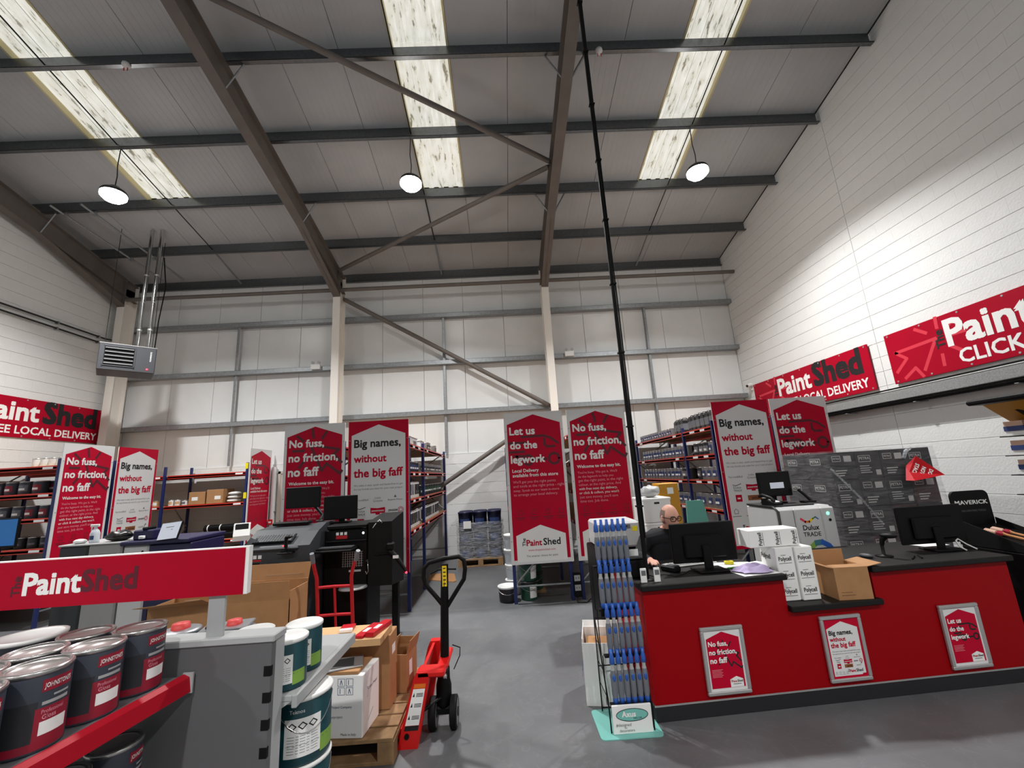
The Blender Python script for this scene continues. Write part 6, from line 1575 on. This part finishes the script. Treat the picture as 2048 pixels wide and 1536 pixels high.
# cable tray on the right wall
t = thing('cable_tray', 'grey perforated cable tray along the right block wall', 'cable tray', (5.85, 6.5, 2.4))
mat('tray_grey', (150, 152, 152), .5, .3, var=.2, scale=60)
MB('tray_grey').box(5.78, 5.93, 2.5, 9.8, 2.42, 2.426).box(5.925, 5.93, 2.5, 9.8, 2.42, 2.6).box(5.78, 5.785, 2.5, 9.8, 2.42, 2.58).build('tray', t)
for i, (x, z) in enumerate(((5.765, 2.4), (5.79, 2.385), (5.82, 2.38), (5.755, 2.425))): MB('black_plastic').tube([(x, 2.5, z), (x+.006, 5, z-.006), (x-.004, 7, z+.004), (x, 9.8, z)], .013, 6).build('cable', t)
MB('black_plastic').tube([(5.77, 2.5, 2.605), (5.775, 5, 2.6), (5.77, 9.8, 2.605)], .012, 6).build('cable', t)
for y in (4.5, 5.7, 6.9, 8.1, 9.3): MB('galv').box(5.76, 5.945, y-.02, y+.02, 2.36, 2.372).build('tray_bracket', t)
# ------------------------------------------------------------------ seated man behind the counter
def remesh(mb, voxel, smooth_it=4):
    o = bpy.data.objects.new('tmp', mb.mesh('tmp')); C.objects.link(o)
    m = o.modifiers.new('r', 'REMESH'); m.mode = 'VOXEL'; m.voxel_size = voxel
    s_ = o.modifiers.new('s', 'SMOOTH'); s_.iterations = smooth_it; s_.factor = .5
    dg = bpy.context.evaluated_depsgraph_get()
    me = bpy.data.meshes.new_from_object(o.evaluated_get(dg))
    bpy.data.objects.remove(o)
    return me
HC = Vector((1.525, 4.1, 1.226))                 # head centre
yaw = math.atan2(-.97, .30); FW = Vector((math.cos(yaw), math.sin(yaw), 0)); RT = Vector((FW.y, -FW.x, 0))   # forward, his right-hand side
pit = math.radians(7)
Fh = FW*math.cos(pit)-Vector((0, 0, math.sin(pit))); Uh = FW*math.sin(pit)+Vector((0, 0, math.cos(pit)))
def hd(x, y, z): return HC+RT*x+Fh*y+Uh*z          # head coordinates: x to his right, y forward, z up
def sst(a, b, x): t_ = max(0, min(1, (x-a)/(b-a))); return t_*t_*(3-2*t_)
def head_shape(mb):
    n, m = 32, 24; vs = []
    for j in range(m+1):
        ph = PI*j/m
        for i in range(n):
            th = 2*PI*i/n
            x, y, z = math.sin(ph)*math.cos(th), math.sin(ph)*math.sin(th), math.cos(ph)
            low = sst(.05, -.9, z)
            X = x*.077*(1-.30*low); Y = y*.097; Z = z*.118
            if y > 0:
                Y *= 1-.04*sst(.2, .8, z)
                Y += .012*low*y; X *= 1-.06*y
            else: Y *= 1-.32*low
            Y += .004*math.exp(-((z-.22)/.12)**2)*max(0, y)                 # brow
            Y -= .007*math.exp(-((z-.02)/.13)**2)*max(0, y)*(1 if abs(x) > .2 else .2)   # eye sockets
            X *= 1+.05*math.exp(-((z+.15)/.2)**2)*max(0, y)                    # cheeks
            vs.append(hd(X, Y, Z))
    mb.add(vs, [(j*n+i, j*n+(i+1) % n, (j+1)*n+(i+1) % n, (j+1)*n+i) for j in range(m) for i in range(n)], True)
mb = MB('sweater')
head_shape(mb)
# nose, ears, lips bulge
mb.add([hd(*p) for p in ((0, .092, .022), (.011, .09, -.03), (-.011, .09, -.03), (.017, .086, -.042), (-.017, .086, -.042), (0, .118, -.036), (0, .10, -.046), (0, .07, 0))],
       [(0, 1, 5), (0, 5, 2), (1, 3, 5), (2, 5, 4), (3, 6, 5), (4, 5, 6), (0, 7, 1), (0, 2, 7), (1, 7, 3), (2, 4, 7), (3, 7, 6), (4, 6, 7)])
def obl(c, rx, ry, rz):
    k = len(mb.v); mb.ell((0, 0, 0), rx, ry, rz, 12, 8)
    for i in range(k, len(mb.v)): q = mb.v[i]; mb.v[i] = hd(c[0]+q.x, c[1]+q.y, c[2]+q.z)
for sx in (-1, 1): obl((sx*.078, -.008, -.01), .009, .02, .032)
obl((0, .083, -.066), .022, .01, .006); obl((0, .082, -.077), .019, .01, .006); obl((0, .078, -.1), .02, .014, .012)
def limb(pts, rs, n=14): mb.tube(pts, rs, n); [mb.ell(p, r, r, r, n, 8) for p, r in zip(pts, rs)]
neck = Vector((1.545, 4.2, 1.075))
limb([hd(0, -.025, -.06), neck], [.056, .062])
limb([(1.53, 4.22, 1.07), (1.5, 4.3, .95), (1.49, 4.34, .75), (1.49, 4.35, .58)], [.085, .135, .135, .14])
limb([(1.44, 4.27, 1.0), (1.44, 4.3, .8)], [.12, .12]); limb([(1.61, 4.27, 1.0), (1.59, 4.31, .8)], [.12, .12])
RS, LS = (1.315, 4.22, 1.02), (1.745, 4.23, 1.02)
limb([(1.5, 4.22, 1.045), RS], [.085, .07]); limb([(1.55, 4.22, 1.045), LS], [.085, .07])
RE, RW = (1.2, 4.1, .90), (1.215, 3.855, .915); LE, LW = (1.83, 4.12, .91), (1.66, 3.93, .915)
limb([RS, (1.25, 4.17, .95), RE], [.068, .058, .05]); limb([RE, (1.2, 3.99, .912), RW], [.05, .044, .03])
limb([LS, (1.8, 4.18, .95), LE], [.068, .058, .05]); limb([LE, (1.75, 4.02, .915), LW], [.05, .044, .03])
for sx in (-1, 1):       # thighs and shins under the counter
    hx_ = 1.49+sx*.1
    limb([(hx_, 4.33, .58), (hx_+sx*.03, 4.14, .56), (hx_+sx*.04, 4.1+.0, .54)], [.095, .08, .07])
    limb([(hx_+sx*.04, 4.1, .54), (hx_+sx*.05, 4.13, .3), (hx_+sx*.05, 4.15, .1)], [.065, .058, .042]); limb([(hx_+sx*.05, 4.17, .05), (hx_+sx*.06, 4.06+.02, .04)], [.042, .038])
def hand(W, dirv, side, drop):
    W = Vector(W); d = Vector(dirv).normalized(); s_ = Vector((-d.y, d.x, 0))*side; up = Vector((0, 0, 1))
    P = W+d*.045
    k = len(mb.v); mb.ell((0, 0, 0), .04, .05, .016, 14, 8)
    for i in range(k, len(mb.v)): q = mb.v[i]; mb.v[i] = P+s_*q.x+d*q.y+up*q.z
    limb([W, P], [.028, .02], 10)
    for f in range(4):
        b0 = W+d*(.085-.006*abs(f-1.2))+s_*(-.03+.02*f); L = (.06, .068, .064, .05)[f]
        b1 = b0+d*L*.5+up*.004; b2 = b0+d*L*.95-up*drop
        limb([b0-d*.03, b0+up*.006, b1, b2], [.0095, .0095, .0088, .0075], 8)
    t0 = W+d*.03-s_*.035; limb([t0, t0+d*.03-s_*.016-up*.006, t0+d*.058-s_*.012-up*.012], [.012, .0105, .009], 8)
hand(RW, (.02, -1, .0), 1, .012); hand(LW, (-.3, -.95, 0), -1, .014)
me = remesh(mb, .0058, 5)
me.materials.clear()
for m in ('sweater', 'skin', 'trousers', 'black_soft'): me.materials.append(MATS[m])
idx = []; smv = []
Wr, Wl = Vector(RW), Vector(LW)
for p in me.polygons:
    c = p.center; mi = 0
    q = c-HC; nz = c.z
    if nz > 1.1-.35*max(0, (c-neck).dot(-FW)) and (c-Vector((neck.x, neck.y, nz))).length < .2 and (nz > 1.125 or (c-neck).dot(FW) > .02 and abs((c-neck).dot(RT)) < .035 and nz > 1.07): mi = 1
    elif (c-Wr).length < .16 and c.y < RW[1]-.012: mi = 1
    elif (c-Wl).length < .16 and (c-Wl).dot(Vector((-.3, -.95, 0))) > .012: mi = 1
    elif nz < .07: mi = 3
    elif nz < .66 : mi = 2
    idx.append(mi); smv.append(True)
me.polygons.foreach_set('material_index', idx); me.polygons.foreach_set('use_smooth', smv)
me.name = 'person'
man = bpy.data.objects.new('person', me); C.objects.link(man); WM['person'] = Matrix()
man['label'] = 'person with cropped hair, dark glasses and dark sweater seated behind the counter'; man['category'] = 'person'
g = MB('black_plastic')
def ringpts(cx): return [hd(cx+.0255*math.copysign(abs(math.cos(a))**.7, math.cos(a)), .101-.012*abs(cx+.0255*math.cos(a))/.05, .004+.019*math.copysign(abs(math.sin(a))**.7, math.sin(a))) for a in [2*PI*k/20 for k in range(20)]]
for cx in (-.033, .033): g.tube(ringpts(cx), .0032, 6, closed=True)
g.tube([hd(-.008, .104, .008), hd(0, .106, .011), hd(.008, .104, .008)], .003, 6)
for sx in (-1, 1): g.tube([hd(sx*.058, .09, .01), hd(sx*.079, .06, .012), hd(sx*.082, .0, .012), hd(sx*.08, -.02, .0)], .0032, 6)
g.build('spectacles', man)
e = MB('ink_black')
for sx in (-1, 1):
    e.use('ink_black'); k = len(e.v); e.ell((0, 0, 0), .012, .004, .0045, 10, 6)
    for i in range(k, len(e.v)): q = e.v[i]; e.v[i] = hd(sx*.031+q.x, .0845+q.y, .003+q.z)
e.build('eyes', man)
b = MB('hair_grey')
for sx in (-1, 1): b.tube([hd(sx*.016, .094, .026), hd(sx*.034, .092, .03), hd(sx*.052, .08, .025)], .0035, 6)
b.build('eyebrows', man)
lp_ = MB('lips'); lp_.tube([hd(-.024, .086, -.071), hd(0, .0935, -.0705), hd(.024, .086, -.071)], .0028, 6); lp_.build('lips', man)
h = MB('hair_grey'); n, m = 28, 10; vs = []; fs = []      # cropped hair round the back and sides, bald crown
for j in range(m+1):
    ph = PI*(.30+.34*j/m)
    for i in range(n+1):
        th = PI*.93+(PI*1.14)*i/n
        x, y, z = math.sin(ph)*math.cos(th), math.sin(ph)*math.sin(th), math.cos(ph)
        low = sst(.05, -.9, z); X = x*.0785*(1-.30*low); Y = y*.0985*(1-.32*low if y < 0 else 1); vs.append(hd(X, Y, z*.1195))
for j in range(m):
    for i in range(n): a = j*(n+1)+i; fs.append((a, a+1, a+n+2, a+n+1))
h.add(vs, fs, True); h.build('hair', man)
t = thing('stool', 'black swivel stool under the seated man', 'stool', (1.49, 4.4, 0))
MB('black_plastic').lathe([(0, .425), (.18, .425), (.19, .435), (.185, .452), (0, .452)], (1.49, 4.37, 0), 24).build('seat', t)
MB('chrome').cyl((1.49, 4.37, .08), (1.49, 4.37, .43), .025, n=12).build('gas_lift', t)
for k in range(5):
    a = 2*PI*k/5+.3; l = MB('black_plastic').tube([(1.49, 4.37, .09), (1.49+.25*math.cos(a), 4.37+.25*math.sin(a), .06)], [.022, .015], 8).build('leg', t)
    MB('black_soft').cyl((1.49+.25*math.cos(a), 4.37+.25*math.sin(a)-.015, .028), (1.49+.25*math.cos(a), 4.37+.25*math.sin(a)+.015, .028), .027, n=12).build('caster', l)
# ------------------------------------------------------------------ high-bay lamps
def high_bay(x, y, z, label, seen=True):
    t = thing('high_bay_lamp', label, 'lamp', (x, y, z))
    mb = MB('dark_metal'); mb.lathe([(0, .1), (.07, .1), (.09, .06), (.16, .03), (.18, 0), (.18, -.03), (.17, -.035)], (x, y, z), 24); mb.build('housing', t)
    mb = MB('lamp_lens'); mb.lathe([(.175, -.03), (.175, -.08), (.13, -.13), (.06, -.155), (0, -.16)], (x, y, z), 24); mb.build('lens', t)
    zt = roofz(y)-.24
    MB('dark_metal').tube([(x, y, z+.1), (x+.012, y, z+.3), (x-.01, y, (z+zt)/2+.1), (x, y, zt)], .008, 6).build('cable', t)
    MB('dark_metal').lathe([(0, .13), (.02, .13), (.03, .1), (.03, .09)], (x, y, z), 10).build('hook', t)
    li = bpy.data.lights.new('lamp_light', 'AREA'); li.shape = 'DISK'; li.size = 0.3; li.energy = LAMP_W; li.spread = math.radians(134)
    li.color = (1, 0.99, 0.98)
    o = bpy.data.objects.new('lamp_light', li); C.objects.link(o); o.parent = t; o.location = (0, 0, -.17)
high_bay(-6.19, 6.3, 6.66, 'glowing round high-bay lamp hanging near the left rooflight')
high_bay(-1.3, 6.3, 6.66, 'glowing round high-bay lamp hanging beside the middle rooflight')
high_bay(3.62, 6.3, 6.66, 'glowing round high-bay lamp hanging nearest the right block wall')
for y in (-3.0,):
    for x in (-6.19, -1.3, 3.62):
        high_bay(x, y, 6.9, 'round high-bay lamp over the shop floor behind the viewer, '+{-6.19: 'left', -1.3: 'middle', 3.62: 'right'}[x]+' of its row')
